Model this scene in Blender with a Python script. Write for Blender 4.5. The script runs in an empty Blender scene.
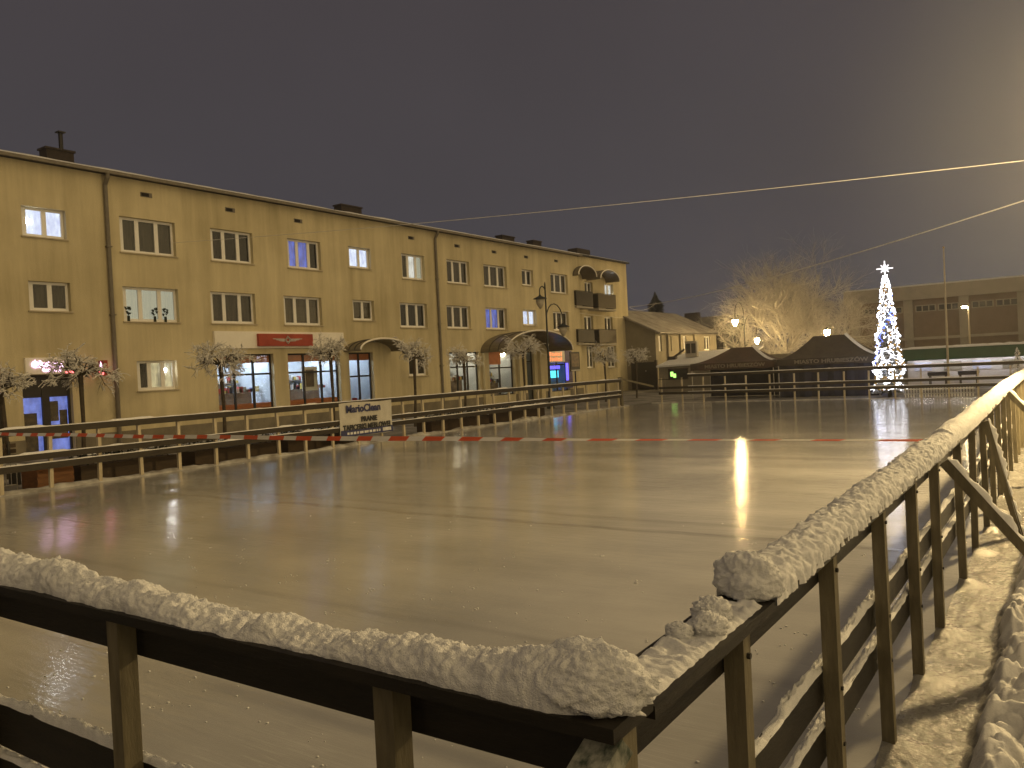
import bpy, math, random
from mathutils import Vector, Matrix, noise as mnoise
R = math.radians
scene = bpy.context.scene
COL = scene.collection
rnd = random.Random(7)

# ------------------------------------------------------------------ camera (solved from the vanishing points)
EYE = 2.35
FPX, YAW, PITCH, ROLL = 815.4925, 0.60189687, -0.01742530, -0.05009666
fw = Vector((-math.sin(YAW) * math.cos(PITCH), math.cos(YAW) * math.cos(PITCH), math.sin(PITCH)))
rt0 = Vector((math.cos(YAW), math.sin(YAW), 0))
up0 = rt0.cross(fw)
rt = rt0 * math.cos(ROLL) + up0 * math.sin(ROLL)
up = -rt0 * math.sin(ROLL) + up0 * math.cos(ROLL)
CAM = Vector((0, 0, EYE))
cd = bpy.data.cameras.new("camera")
cam = bpy.data.objects.new("camera", cd)
COL.objects.link(cam)
cam.matrix_world = Matrix(((rt.x, up.x, -fw.x, CAM.x), (rt.y, up.y, -fw.y, CAM.y), (rt.z, up.z, -fw.z, CAM.z), (0, 0, 0, 1)))
cd.sensor_width = 36.0
cd.lens = FPX / 1024 * 36
cd.clip_start = 0.05
cd.clip_end = 900
scene.camera = cam

def ray(x, y):
    return rt * ((x - 512) / FPX) + up * (-(y - 384) / FPX) + fw
def on_x(x, y, X):
    d = ray(x, y); return CAM + d * (X / d.x)
def on_y(x, y, Y):
    d = ray(x, y); return CAM + d * (Y / d.y)

# ------------------------------------------------------------------ mesh helpers
class MB:
    def __init__(s):
        s.v = []; s.f = []; s.mi = []; s.cur = 0
    def add(s, vs, fs):
        b = len(s.v); s.v += [tuple(v) for v in vs]
        for f in fs:
            s.f.append(tuple(b + i for i in f)); s.mi.append(s.cur)
        return s
    def boxc(s, x0, x1, y0, y1, z0, z1):
        vs = [(x, y, z) for z in (z0, z1) for y in (y0, y1) for x in (x0, x1)]
        return s.add(vs, [(0, 2, 3, 1), (4, 5, 7, 6), (0, 1, 5, 4), (2, 6, 7, 3), (0, 4, 6, 2), (1, 3, 7, 5)])
    def beam(s, p0, p1, w, h, upv=(0, 0, 1)):
        p0 = Vector(p0); p1 = Vector(p1); d = (p1 - p0).normalized(); u = Vector(upv)
        if abs(d.dot(u)) > .99: u = Vector((0, 1, 0))
        sx = d.cross(u).normalized(); su = sx.cross(d).normalized()
        vs = []
        for p in (p0, p1):
            for a, b in ((-1, -1), (1, -1), (1, 1), (-1, 1)):
                vs.append(p + sx * (a * w / 2) + su * (b * h / 2))
        return s.add(vs, [(3, 2, 1, 0), (4, 5, 6, 7), (0, 1, 5, 4), (1, 2, 6, 5), (2, 3, 7, 6), (3, 0, 4, 7)])
    def tube(s, pts, rad, n=8, cap=True):
        pts = [Vector(p) for p in pts]
        if not hasattr(rad, '__len__'): rad = [rad] * len(pts)
        rings = []
        ref = None
        for i, p in enumerate(pts):
            if i == 0: d = pts[1] - p
            elif i == len(pts) - 1: d = p - pts[i - 1]
            else: d = pts[i + 1] - pts[i - 1]
            d = d.normalized()
            if ref is None:
                ref = Vector((0, 0, 1)) if abs(d.z) < .9 else Vector((1, 0, 0))
            a = d.cross(ref)
            if a.length < 1e-4: a = d.cross(Vector((0, 1, 0.3)))
            a.normalize(); b = d.cross(a); ref = -b if False else ref
            rings.append([p + (a * math.cos(2 * math.pi * k / n) + b * math.sin(2 * math.pi * k / n)) * rad[i] for k in range(n)])
        vs = [v for r in rings for v in r]
        fs = []
        for i in range(len(pts) - 1):
            for k in range(n):
                k2 = (k + 1) % n
                fs.append((i * n + k, i * n + k2, (i + 1) * n + k2, (i + 1) * n + k))
        if cap:
            fs.append(tuple(range(n - 1, -1, -1))); fs.append(tuple((len(pts) - 1) * n + k for k in range(n)))
        return s.add(vs, fs)
    def lathe(s, c, prof, n=16):
        c = Vector(c); vs = []
        for r, z in prof:
            for k in range(n):
                a = 2 * math.pi * k / n
                vs.append((c.x + r * math.cos(a), c.y + r * math.sin(a), c.z + z))
        fs = []
        m = len(prof)
        for i in range(m - 1):
            for k in range(n):
                k2 = (k + 1) % n
                fs.append((i * n + k, i * n + k2, (i + 1) * n + k2, (i + 1) * n + k))
        fs.append(tuple(range(n - 1, -1, -1))); fs.append(tuple((m - 1) * n + k for k in range(n)))
        return s.add(vs, fs)
    def ball(s, c, r, n=8, m=6, sq=(1, 1, 1)):
        c = Vector(c); vs = [c + Vector((0, 0, -r * sq[2]))]
        for i in range(1, m):
            t = math.pi * i / m - math.pi / 2
            for k in range(n):
                a = 2 * math.pi * k / n
                vs.append(c + Vector((r * sq[0] * math.cos(t) * math.cos(a), r * sq[1] * math.cos(t) * math.sin(a), r * sq[2] * math.sin(t))))
        vs.append(c + Vector((0, 0, r * sq[2])))
        fs = []
        for k in range(n):
            fs.append((0, 1 + (k + 1) % n, 1 + k))
        for i in range(m - 2):
            for k in range(n):
                k2 = (k + 1) % n
                fs.append((1 + i * n + k, 1 + i * n + k2, 1 + (i + 1) * n + k2, 1 + (i + 1) * n + k))
        top = len(vs) - 1; b = 1 + (m - 2) * n
        for k in range(n):
            fs.append((b + k, b + (k + 1) % n, top))
        return s.add(vs, fs)
    def quad(s, a, b, c, d):
        return s.add([a, b, c, d], [(0, 1, 2, 3)])
    def grid(s, rows):
        n = len(rows[0]); vs = [p for r in rows for p in r]; fs = []
        for i in range(len(rows) - 1):
            for k in range(n - 1):
                fs.append((i * n + k, i * n + k + 1, (i + 1) * n + k + 1, (i + 1) * n + k))
        return s.add(vs, fs)
    def build(s, name, mat, parent=None, smooth=False, origin=None):
        me = bpy.data.meshes.new(name)
        if parent is not None:
            off = Vector((0, 0, 0)); p = parent
            while p is not None:
                off += p.location; p = p.parent
        elif origin is not None: off = Vector(origin)
        else: off = Vector((0, 0, 0))
        me.from_pydata([(v[0] - off.x, v[1] - off.y, v[2] - off.z) for v in s.v], [], s.f)
        mats = mat if isinstance(mat, (list, tuple)) else [mat]
        for m in mats: me.materials.append(m)
        if len(mats) > 1:
            for p, i in zip(me.polygons, s.mi): p.material_index = i
        if smooth:
            for p in me.polygons: p.use_smooth = True
        me.update()
        o = bpy.data.objects.new(name, me); COL.objects.link(o)
        if parent is not None: o.parent = parent
        else: o.location = off
        return o

def thing(name, label, cat, loc=(0, 0, 0), group=None):
    o = bpy.data.objects.new(name, None); COL.objects.link(o)
    o.location = loc; o.empty_display_size = .2
    return tag(o, label, cat, group)
def tag(o, label, cat, group=None, kind=None):
    o['label'] = label
    o['category'] = cat
    if group: o['group'] = group
    if kind: o['kind'] = kind
    return o
def kindof(o, k):
    o['kind'] = k; return o
def copy_tree(o, parent=None):
    c = o.copy(); COL.objects.link(c)
    if parent is not None: c.parent = parent
    for ch in list(o.children): copy_tree(ch, c)
    return c

_tc = {}
def text_geo(body, size, align='CENTER', bold=0.0, depth=0.004):
    key = (body, size, align, bold)
    if key in _tc: return _tc[key]
    cu = bpy.data.curves.new('t', 'FONT'); cu.body = body; cu.size = size
    cu.align_x = align; cu.align_y = 'CENTER'; cu.extrude = depth; cu.offset = bold; cu.resolution_u = 3
    o = bpy.data.objects.new('t', cu); COL.objects.link(o)
    dg = bpy.context.evaluated_depsgraph_get(); dg.update()
    me = o.evaluated_get(dg).to_mesh()
    vs = [v.co.copy() for v in me.vertices]; fs = [tuple(p.vertices) for p in me.polygons]
    o.evaluated_get(dg).to_mesh_clear()
    bpy.data.objects.remove(o); bpy.data.curves.remove(cu)
    _tc[key] = (vs, fs); return vs, fs
def add_text(mb, body, size, org, ax, ay, fit=None, **k):
    vs, fs = text_geo(body, size, **k)
    org = Vector(org); ax = Vector(ax).normalized(); ay = Vector(ay).normalized(); n = ax.cross(ay)
    sx = 1.0
    if fit:
        w = max(v.x for v in vs) - min(v.x for v in vs); sx = fit / w
    mb.add([org + ax * v.x * sx + ay * v.y + n * v.z for v in vs], fs)

def N3(x, y, z, o=4):
    return mnoise.fractal(Vector((x, y, z)), 0.9, 2.1, o)
def N1(x, y, z):
    return mnoise.noise(Vector((x, y, z)))
def sstep(a, b, x):
    t = min(1, max(0, (x - a) / (b - a))); return t * t * (3 - 2 * t)

# ------------------------------------------------------------------ materials
def newmat(name):
    m = bpy.data.materials.new(name); m.use_nodes = True
    nt = m.node_tree; b = nt.nodes['Principled BSDF']
    return m, nt, b
def node(nt, t, **k):
    n = nt.nodes.new(t)
    for a, v in k.items():
        if a.startswith('i_'): n.inputs[a[2:].replace('_', ' ')].default_value = v
        else: setattr(n, a, v)
    return n
def mat(name, c1, c2=None, rough=.7, scale=4.0, bump=0.0, bscale=None, spec=.4, metal=0.0, stretch=(1, 1, 1), detail=5, world=False, contrast=(.3, .7), emis=None, estr=0.0, coat=0.0):
    m, nt, b = newmat(name)
    b.inputs['Roughness'].default_value = rough
    b.inputs['Specular IOR Level'].default_value = spec
    b.inputs['Metallic'].default_value = metal
    L = nt.links
    if c2 is None:
        c2 = tuple(min(1, c * .72) for c in c1)
    tc = node(nt, 'ShaderNodeTexCoord'); mp = node(nt, 'ShaderNodeMapping'); mp.inputs['Scale'].default_value = stretch
    L.new(tc.outputs['Object'], mp.inputs['Vector'])
    nz = node(nt, 'ShaderNodeTexNoise', i_Scale=scale, i_Detail=detail, i_Roughness=.6)
    L.new(mp.outputs['Vector'], nz.inputs['Vector'])
    cr = node(nt, 'ShaderNodeValToRGB')
    cr.color_ramp.elements[0].position = contrast[0]; cr.color_ramp.elements[1].position = contrast[1]
    cr.color_ramp.elements[0].color = (*c2, 1); cr.color_ramp.elements[1].color = (*c1, 1)
    L.new(nz.outputs['Fac'], cr.inputs['Fac']); L.new(cr.outputs['Color'], b.inputs['Base Color'])
    if bump:
        n2 = node(nt, 'ShaderNodeTexNoise', i_Scale=bscale or scale * 4, i_Detail=6, i_Roughness=.65)
        L.new(mp.outputs['Vector'], n2.inputs['Vector'])
        bp = node(nt, 'ShaderNodeBump', i_Strength=1.0, i_Distance=bump)
        L.new(n2.outputs['Fac'], bp.inputs['Height']); L.new(bp.outputs['Normal'], b.inputs['Normal'])
    if emis:
        b.inputs['Emission Color'].default_value = (*emis, 1); b.inputs['Emission Strength'].default_value = estr
    if coat: b.inputs['Coat Weight'].default_value = coat
    return m
def emit(name, c, s):
    m, nt, b = newmat(name)
    b.inputs['Base Color'].default_value = (*[min(.8, x) for x in c], 1); b.inputs['Roughness'].default_value = .4
    b.inputs['Emission Color'].default_value = (*c, 1); b.inputs['Emission Strength'].default_value = s
    return m

def mat_plaster():
    m, nt, b = newmat('ochre_plaster'); L = nt.links
    tc = node(nt, 'ShaderNodeTexCoord')
    n1 = node(nt, 'ShaderNodeTexNoise', i_Scale=.22, i_Detail=6, i_Roughness=.6); L.new(tc.outputs['Object'], n1.inputs['Vector'])
    mp = node(nt, 'ShaderNodeMapping'); mp.inputs['Scale'].default_value = (1, 1.1, .09); L.new(tc.outputs['Object'], mp.inputs['Vector'])
    n2 = node(nt, 'ShaderNodeTexNoise', i_Scale=1.3, i_Detail=5, i_Roughness=.65); L.new(mp.outputs['Vector'], n2.inputs['Vector'])
    mx = node(nt, 'ShaderNodeMath', operation='ADD'); L.new(n1.outputs['Fac'], mx.inputs[0]); L.new(n2.outputs['Fac'], mx.inputs[1])
    cr = node(nt, 'ShaderNodeValToRGB'); e = cr.color_ramp.elements
    e[0].position = .62; e[0].color = (.40, .345, .215, 1); e[1].position = 1.2; e[1].color = (.68, .60, .40, 1)
    sc = node(nt, 'ShaderNodeMath', operation='MULTIPLY'); sc.inputs[1].default_value = 1.0
    L.new(mx.outputs[0], sc.inputs[0]); 
    mr = node(nt, 'ShaderNodeMapRange'); mr.inputs['From Min'].default_value = .7; mr.inputs['From Max'].default_value = 1.3
    L.new(sc.outputs[0], mr.inputs['Value']); e[0].position = 0; e[1].position = 1
    L.new(mr.outputs[0], cr.inputs['Fac']); L.new(cr.outputs['Color'], b.inputs['Base Color'])
    b.inputs['Roughness'].default_value = .9; b.inputs['Specular IOR Level'].default_value = .2
    n3 = node(nt, 'ShaderNodeTexNoise', i_Scale=22, i_Detail=4); L.new(tc.outputs['Object'], n3.inputs['Vector'])
    bp = node(nt, 'ShaderNodeBump', i_Strength=.6, i_Distance=.01); L.new(n3.outputs['Fac'], bp.inputs['Height']); L.new(bp.outputs['Normal'], b.inputs['Normal'])
    return m

def mat_ice():
    m, nt, b = newmat('rink_ice'); L = nt.links
    tc = node(nt, 'ShaderNodeTexCoord')
    mp = node(nt, 'ShaderNodeMapping'); mp.inputs['Scale'].default_value = (.10, .55, 1); L.new(tc.outputs['Object'], mp.inputs['Vector'])
    n1 = node(nt, 'ShaderNodeTexNoise', i_Scale=1.0, i_Detail=6, i_Roughness=.6); L.new(mp.outputs['Vector'], n1.inputs['Vector'])
    n2 = node(nt, 'ShaderNodeTexNoise', i_Scale=.35, i_Detail=4, i_Roughness=.55); L.new(tc.outputs['Object'], n2.inputs['Vector'])
    ad = node(nt, 'ShaderNodeMath', operation='ADD'); L.new(n1.outputs['Fac'], ad.inputs[0]); L.new(n2.outputs['Fac'], ad.inputs[1])
    mr = node(nt, 'ShaderNodeMapRange'); mr.inputs['From Min'].default_value = .75; mr.inputs['From Max'].default_value = 1.25; L.new(ad.outputs[0], mr.inputs['Value'])
    # straight joints across the sheet where two floodings meet
    sx = node(nt, 'ShaderNodeSeparateXYZ'); L.new(tc.outputs['Object'], sx.inputs[0])
    nw = node(nt, 'ShaderNodeTexNoise', i_Scale=.5, i_Detail=3); L.new(tc.outputs['Object'], nw.inputs['Vector'])
    wob = node(nt, 'ShaderNodeMath', operation='MULTIPLY_ADD'); wob.inputs[1].default_value = .5; L.new(nw.outputs['Fac'], wob.inputs[0]); L.new(sx.outputs['Y'], wob.inputs[2])
    acc = None
    for y0, w, a in ((10.65, .16, .5), (11.35, .22, .35), (19.2, .5, .4), (27.5, .6, .2), (6.1, .12, .22)):
        d = node(nt, 'ShaderNodeMath', operation='SUBTRACT'); d.inputs[1].default_value = y0; L.new(wob.outputs[0], d.inputs[0])
        ab = node(nt, 'ShaderNodeMath', operation='ABSOLUTE'); L.new(d.outputs[0], ab.inputs[0])
        r = node(nt, 'ShaderNodeMapRange', interpolation_type='SMOOTHSTEP'); r.inputs['From Min'].default_value = 0; r.inputs['From Max'].default_value = w
        r.inputs['To Min'].default_value = a; r.inputs['To Max'].default_value = 0; L.new(ab.outputs[0], r.inputs['Value'])
        if acc is None: acc = r
        else:
            s = node(nt, 'ShaderNodeMath', operation='ADD'); L.new(acc.outputs[0], s.inputs[0]); L.new(r.outputs[0], s.inputs[1]); acc = s
    cr = node(nt, 'ShaderNodeValToRGB'); e = cr.color_ramp.elements
    e[0].color = (.32, .32, .31, 1); e[1].color = (.52, .515, .50, 1); L.new(mr.outputs[0], cr.inputs['Fac'])
    mix = node(nt, 'ShaderNodeMix', data_type='RGBA'); L.new(acc.outputs[0], mix.inputs['Factor']); L.new(cr.outputs['Color'], mix.inputs['A'])
    mix.inputs['B'].default_value = (.16, .15, .14, 1)
    L.new(mix.outputs['Result'], b.inputs['Base Color'])
    rr = node(nt, 'ShaderNodeMapRange'); rr.inputs['From Min'].default_value = .3; rr.inputs['From Max'].default_value = .7; rr.inputs['To Min'].default_value = .13; rr.inputs['To Max'].default_value = .24
    n4 = node(nt, 'ShaderNodeTexNoise', i_Scale=.8, i_Detail=5); L.new(tc.outputs['Object'], n4.inputs['Vector']); L.new(n4.outputs['Fac'], rr.inputs['Value'])
    L.new(rr.outputs[0], b.inputs['Roughness'])
    b.inputs['IOR'].default_value = 1.35
    b.inputs['Coat Weight'].default_value = .62; b.inputs['Coat Roughness'].default_value = .045; b.inputs['Coat IOR'].default_value = 1.33
    # fine ripples: broad undulation plus skate scratches
    mp2 = node(nt, 'ShaderNodeMapping'); mp2.inputs['Scale'].default_value = (1.2, 7, 1); mp2.inputs['Rotation'].default_value = (0, 0, .15); L.new(tc.outputs['Object'], mp2.inputs['Vector'])
    n5 = node(nt, 'ShaderNodeTexNoise', i_Scale=1.6, i_Detail=5, i_Roughness=.55); L.new(mp2.outputs['Vector'], n5.inputs['Vector'])
    n6 = node(nt, 'ShaderNodeTexNoise', i_Scale=9, i_Detail=3); L.new(tc.outputs['Object'], n6.inputs['Vector'])
    a2 = node(nt, 'ShaderNodeMath', operation='MULTIPLY_ADD'); a2.inputs[1].default_value = .25; L.new(n6.outputs['Fac'], a2.inputs[0]); L.new(n5.outputs['Fac'], a2.inputs[2])
    # skate scratches: thin pale lines in two directions that come and go
    scr = None
    for ang, sc_, sd in ((.5, (.35, 16, 1), 3.1), (-.75, (.3, 13, 1), 9.7), (1.25, (.4, 18, 1), 5.5)):
        m3 = node(nt, 'ShaderNodeMapping'); m3.inputs['Rotation'].default_value = (0, 0, ang); m3.inputs['Scale'].default_value = sc_; m3.inputs['Location'].default_value = (sd, sd, 0); L.new(tc.outputs['Object'], m3.inputs['Vector'])
        n7 = node(nt, 'ShaderNodeTexNoise', i_Scale=1.0, i_Detail=2, i_Distortion=.25); L.new(m3.outputs['Vector'], n7.inputs['Vector'])
        q1 = node(nt, 'ShaderNodeMath', operation='SUBTRACT'); q1.inputs[1].default_value = .5; L.new(n7.outputs['Fac'], q1.inputs[0])
        q2 = node(nt, 'ShaderNodeMath', operation='ABSOLUTE'); L.new(q1.outputs[0], q2.inputs[0])
        q3 = node(nt, 'ShaderNodeMapRange'); q3.inputs['From Max'].default_value = .012; q3.inputs['To Min'].default_value = 1; q3.inputs['To Max'].default_value = 0; L.new(q2.outputs[0], q3.inputs['Value'])
        if scr is None: scr = q3
        else:
            s_ = node(nt, 'ShaderNodeMath', operation='MAXIMUM'); L.new(scr.outputs[0], s_.inputs[0]); L.new(q3.outputs[0], s_.inputs[1]); scr = s_
    n8 = node(nt, 'ShaderNodeTexNoise', i_Scale=.6, i_Detail=3); L.new(tc.outputs['Object'], n8.inputs['Vector'])
    k1 = node(nt, 'ShaderNodeMapRange'); k1.inputs['From Min'].default_value = .48; k1.inputs['From Max'].default_value = .68; k1.inputs['To Max'].default_value = .45; L.new(n8.outputs['Fac'], k1.inputs['Value'])
    k2 = node(nt, 'ShaderNodeMath', operation='MULTIPLY'); L.new(scr.outputs[0], k2.inputs[0]); L.new(k1.outputs[0], k2.inputs[1])
    mix2 = node(nt, 'ShaderNodeMix', data_type='RGBA'); L.new(k2.outputs[0], mix2.inputs['Factor']); L.new(mix.outputs['Result'], mix2.inputs['A']); mix2.inputs['B'].default_value = (.66, .65, .63, 1)
    L.new(mix2.outputs['Result'], b.inputs['Base Color'])
    bp = node(nt, 'ShaderNodeBump', i_Strength=1.0, i_Distance=.0045); L.new(a2.outputs[0], bp.inputs['Height']); L.new(bp.outputs['Normal'], b.inputs['Normal']); L.new(bp.outputs['Normal'], b.inputs['Coat Normal'])
    return m

def mat_snow(name, c=(.82, .83, .85), bump=.006, scale=18):
    m, nt, b = newmat(name); L = nt.links
    tc = node(nt, 'ShaderNodeTexCoord')
    n1 = node(nt, 'ShaderNodeTexNoise', i_Scale=scale, i_Detail=8, i_Roughness=.7); L.new(tc.outputs['Object'], n1.inputs['Vector'])
    n2 = node(nt, 'ShaderNodeTexNoise', i_Scale=scale * 9, i_Detail=3); L.new(tc.outputs['Object'], n2.inputs['Vector'])
    a = node(nt, 'ShaderNodeMath', operation='MULTIPLY_ADD'); a.inputs[1].default_value = .55; L.new(n2.outputs['Fac'], a.inputs[0]); L.new(n1.outputs['Fac'], a.inputs[2])
    bp = node(nt, 'ShaderNodeBump', i_Strength=1.0, i_Distance=bump); L.new(a.outputs[0], bp.inputs['Height']); L.new(bp.outputs['Normal'], b.inputs['Normal'])
    cr = node(nt, 'ShaderNodeValToRGB'); e = cr.color_ramp.elements
    e[0].position = .3; e[1].position = .65; e[0].color = (*[x * .86 for x in c], 1); e[1].color = (*c, 1)
    L.new(n1.outputs['Fac'], cr.inputs['Fac']); L.new(cr.outputs['Color'], b.inputs['Base Color'])
    b.inputs['Roughness'].default_value = .75; b.inputs['Specular IOR Level'].default_value = .35
    return m

def mat_glass(name):
    m = bpy.data.materials.new(name); m.use_nodes = True; nt = m.node_tree; nt.nodes.clear(); L = nt.links
    o = node(nt, 'ShaderNodeOutputMaterial'); mx = node(nt, 'ShaderNodeMixShader'); t = node(nt, 'ShaderNodeBsdfTransparent'); g = node(nt, 'ShaderNodeBsdfGlossy', i_Roughness=.03)
    gm = node(nt, 'ShaderNodeNewGeometry'); im = node(nt, 'ShaderNodeMix', data_type='FLOAT'); im.inputs['A'].default_value = 1.5; im.inputs['B'].default_value = 1 / 1.5; L.new(gm.outputs['Backfacing'], im.inputs['Factor'])
    f = node(nt, 'ShaderNodeFresnel'); L.new(im.outputs['Result'], f.inputs['IOR']); t.inputs[0].default_value = (.9, .92, .92, 1)
    L.new(f.outputs[0], mx.inputs[0]); L.new(t.outputs[0], mx.inputs[1]); L.new(g.outputs[0], mx.inputs[2]); L.new(mx.outputs[0], o.inputs[0])
    return m

M = {}
M['plaster'] = mat_plaster()
M['ice'] = mat_ice()
M['plinth'] = mat('grey_plinth', (.25, .22, .16), (.15, .13, .1), .9, 1.5, .01, 12)
M['snow'] = mat_snow('snow', bump=.010, scale=22)
M['snow_rope'] = mat_snow('packed_snow', (.80, .81, .83), .007, 34)
M['snow_far'] = mat_snow('snow_far', (.72, .73, .75), .02, 3)
M['snow_dirty'] = mat('dirty_snow', (.5, .49, .46), (.2, .18, .16), .85, 2.2, .02, 14, contrast=(.35, .6))
M['glass'] = mat_glass('window_glass')
M['white_pvc'] = mat('white_pvc', (.86, .85, .83), (.78, .77, .75), .4, 3)
M['sill'] = mat('painted_sill', (.5, .44, .32), (.4, .35, .25), .6, 4)
M['dark_metal'] = mat('dark_metal', (.035, .03, .025), (.02, .018, .015), .5, 6)
M['green_metal'] = mat('green_black_iron', (.03, .036, .03), (.02, .022, .02), .45, 6)
M['gutter'] = mat('gutter_metal', (.20, .18, .14), (.14, .12, .1), .55, 5)
M['roof'] = mat('roof_felt', (.06, .06, .06), (.03, .03, .03), .9, 3)
M['brick'] = mat('chimney_brick', (.05, .038, .03), (.025, .02, .017), .9, 9, .01)
M['rail'] = mat('dark_stained_plank', (.018, .014, .009), (.008, .007, .005), .55, 3, .003, 14, stretch=(1, 1, 6), spec=.35)
M['rail_far'] = mat('brown_stained_plank', (.042, .032, .019), (.022, .017, .011), .6, 3, .003, 14, stretch=(1, 1, 6))
M['post'] = mat('weathered_post', (.19, .165, .105), (.085, .072, .043), .7, 7, .004, 30, stretch=(2, 2, .35))
M['post_pale'] = mat('pale_wood_post', (.60, .53, .39), (.4, .34, .23), .75, 6, .004, 30, stretch=(2, 2, .35))
M['frost_wood'] = mat('frosted_wood', (.42, .42, .36), (.05, .07, .05), .6, 26, .004, 60, stretch=(1, 1, .5), contrast=(.35, .62))
M['bark'] = mat('bark', (.10, .08, .055), (.04, .03, .02), .9, 9, .01)
M['twig_snow'] = mat_snow('twig_snow', (.80, .78, .74), .01, 12)
M['twig_frost'] = mat('frosted_twig', (.68, .65, .60), (.44, .41, .36), .9, 4)
M['twig_dark'] = mat('dark_twig', (.11, .085, .05), (.05, .04, .025), .9, 6)
M['needles'] = mat('dark_needles', (.028, .036, .022), (.012, .016, .01), .9, 3)
M['curtain_dark'] = mat('dark_curtain', (.115, .095, .07), (.04, .033, .026), .9, 2.2, stretch=(1, 5, .4))
M['curtain_black'] = mat('unlit_room', (.022, .018, .014), (.012, .01, .008), .9, 3)
M['curtain_pale'] = mat('pale_curtain', (.5, .5, .42), (.25, .26, .2), .9, 2.2, stretch=(1, 7, .3), emis=(.75, .74, .58), estr=.4)
M['curtain_blind'] = mat('roller_blind', (.2, .165, .12), (.12, .1, .07), .9, 2.0, stretch=(1, .1, 14))
def lit(name, c, c2, s, scale=2.0, stretch=(1, 2, 1)):
    m, nt, b = newmat(name); L = nt.links
    tc = node(nt, 'ShaderNodeTexCoord'); mp = node(nt, 'ShaderNodeMapping'); mp.inputs['Scale'].default_value = stretch; L.new(tc.outputs['Object'], mp.inputs['Vector'])
    nz = node(nt, 'ShaderNodeTexNoise', i_Scale=scale, i_Detail=4); L.new(mp.outputs[0], nz.inputs['Vector'])
    cr = node(nt, 'ShaderNodeValToRGB'); e = cr.color_ramp.elements; e[0].position = .35; e[1].position = .62; e[0].color = (*c2, 1); e[1].color = (*c, 1)
    L.new(nz.outputs['Fac'], cr.inputs['Fac']); L.new(cr.outputs['Color'], b.inputs['Emission Color']); b.inputs['Emission Strength'].default_value = s
    b.inputs['Base Color'].default_value = (.3, .3, .3, 1); b.inputs['Roughness'].default_value = .9
    return m
M['lit_blue_white'] = lit('lit_room_cool', (.80, .86, 1.0), (.5, .55, .8), 1.2)
M['lit_white'] = lit('lit_room_white', (.95, .93, .86), (.55, .52, .45), .8)
M['lit_blue'] = lit('lit_room_blue', (.10, .17, .72), (.05, .07, .32), .8)
M['lit_warm'] = lit('lit_room_warm', (.95, .78, .42), (.22, .19, .12), .65, 1.6)
M['lit_tv'] = lit('lit_room_display', (.22, .3, .9), (.12, .16, .5), .8, 2.5)
M['bulb_room'] = emit('room_bulb', (1.0, .97, .95), 90.0)
M['shop_tube'] = emit('shop_tube_light', (.75, .86, 1.0), 38.0)
M['shop_tube_warm'] = emit('shop_tube_warm', (1.0, .82, .55), 22.0)
M['shop_tube_blue'] = emit('shop_tube_blue', (.22, .16, 1.0), 30.0)
M['shop_wall'] = mat('shop_wall', (.62, .66, .7), (.5, .54, .6), .8, 2)
M['shelf'] = mat('shop_shelf', (.28, .2, .13), (.17, .12, .08), .6, 3)
M['orange_band'] = mat('orange_film', (.62, .22, .08), (.5, .16, .06), .5, 3)
GOODS = [mat('goods_' + n, c, None, .6, 9) for n, c in (('red', (.5, .08, .06)), ('white', (.75, .75, .72)), ('brown', (.25, .14, .07)), ('blue', (.08, .14, .4)), ('yellow', (.6, .45, .1)), ('dark', (.05, .05, .06)))]
M['panel_cream'] = mat('cream_sign_panel', (.90, .87, .80), (.82, .78, .70), .5, 1.5)
M['panel_red'] = mat('red_sign_panel', (.42, .07, .035), (.28, .04, .02), .42, 1.3)
M['panel_purple'] = mat('purple_panel', (.09, .07, .2), (.06, .05, .14), .5, 2)
M['silver'] = mat('silver_emblem', (.6, .58, .55), (.4, .38, .36), .35, 5)
M['neon_pink'] = emit('neon_pink', (1.0, .62, .95), 3.2)
M['neon_red'] = emit('neon_red', (1.0, .16, .16), 2.6)
M['neon_orange'] = emit('neon_orange', (1.0, .28, .1), 1.1)
M['neon_cyan'] = emit('neon_cyan', (.1, .75, 1.0), 2.2)
M['neon_blue'] = emit('neon_blue', (.12, .1, 1.0), 1.8)
M['green_glow'] = emit('green_glow', (.45, 1.0, .2), 1.6)
M['poster'] = mat('poster_board', (.3, .22, .14), (.12, .1, .08), .6, 5)
M['canopy'] = mat('canopy_sheet', (.19, .165, .11), (.12, .1, .07), .45, 2, stretch=(1, 1, 3))
M['balcony_dark'] = mat('balcony_panel_dark', (.035, .028, .018), (.02, .017, .012), .6, 3)
M['balcony_mid'] = mat('balcony_panel_brown', (.09, .07, .042), (.06, .048, .03), .6, 3)
M['lantern_glass'] = mat('frosted_lantern_glass', (.5, .46, .36), (.4, .36, .28), .25, 4)
M['lamp_lit'] = emit('lamp_glow', (1.0, .68, .28), 420.0)
M['lamp_far'] = emit('lamp_glow_far', (1.0, .80, .45), 200.0)
M['lamp_assumed_right'] = emit('lamp_glow_assumed_right', (1.0, .71, .32), 5600.0)  # assumed lamp out of view past the right edge
M['lamp_assumed_fill'] = emit('lamp_glow_assumed_fill', (1.0, .71, .33), 500.0)  # fill lamp added behind the camera, assumed
M['wire'] = mat('frosted_cable', (.82, .80, .76), (.65, .63, .6), .8, 6)
M['tape_white'] = mat('tape_white', (.82, .80, .75), (.72, .7, .66), .4, 3)
M['tape_red'] = mat('tape_red', (.72, .13, .045), (.62, .10, .035), .4, 3)
M['tent'] = mat('tent_cloth_brown', (.075, .06, .045), (.04, .032, .026), .8, 1.4, .01, 6)
M['tent_red'] = mat('tent_cloth_redbrown', (.095, .055, .042), (.05, .038, .03), .8, 1.1, .01, 6)
M['tent_text'] = mat('tent_lettering', (.26, .23, .18), None, .8, 5)
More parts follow.
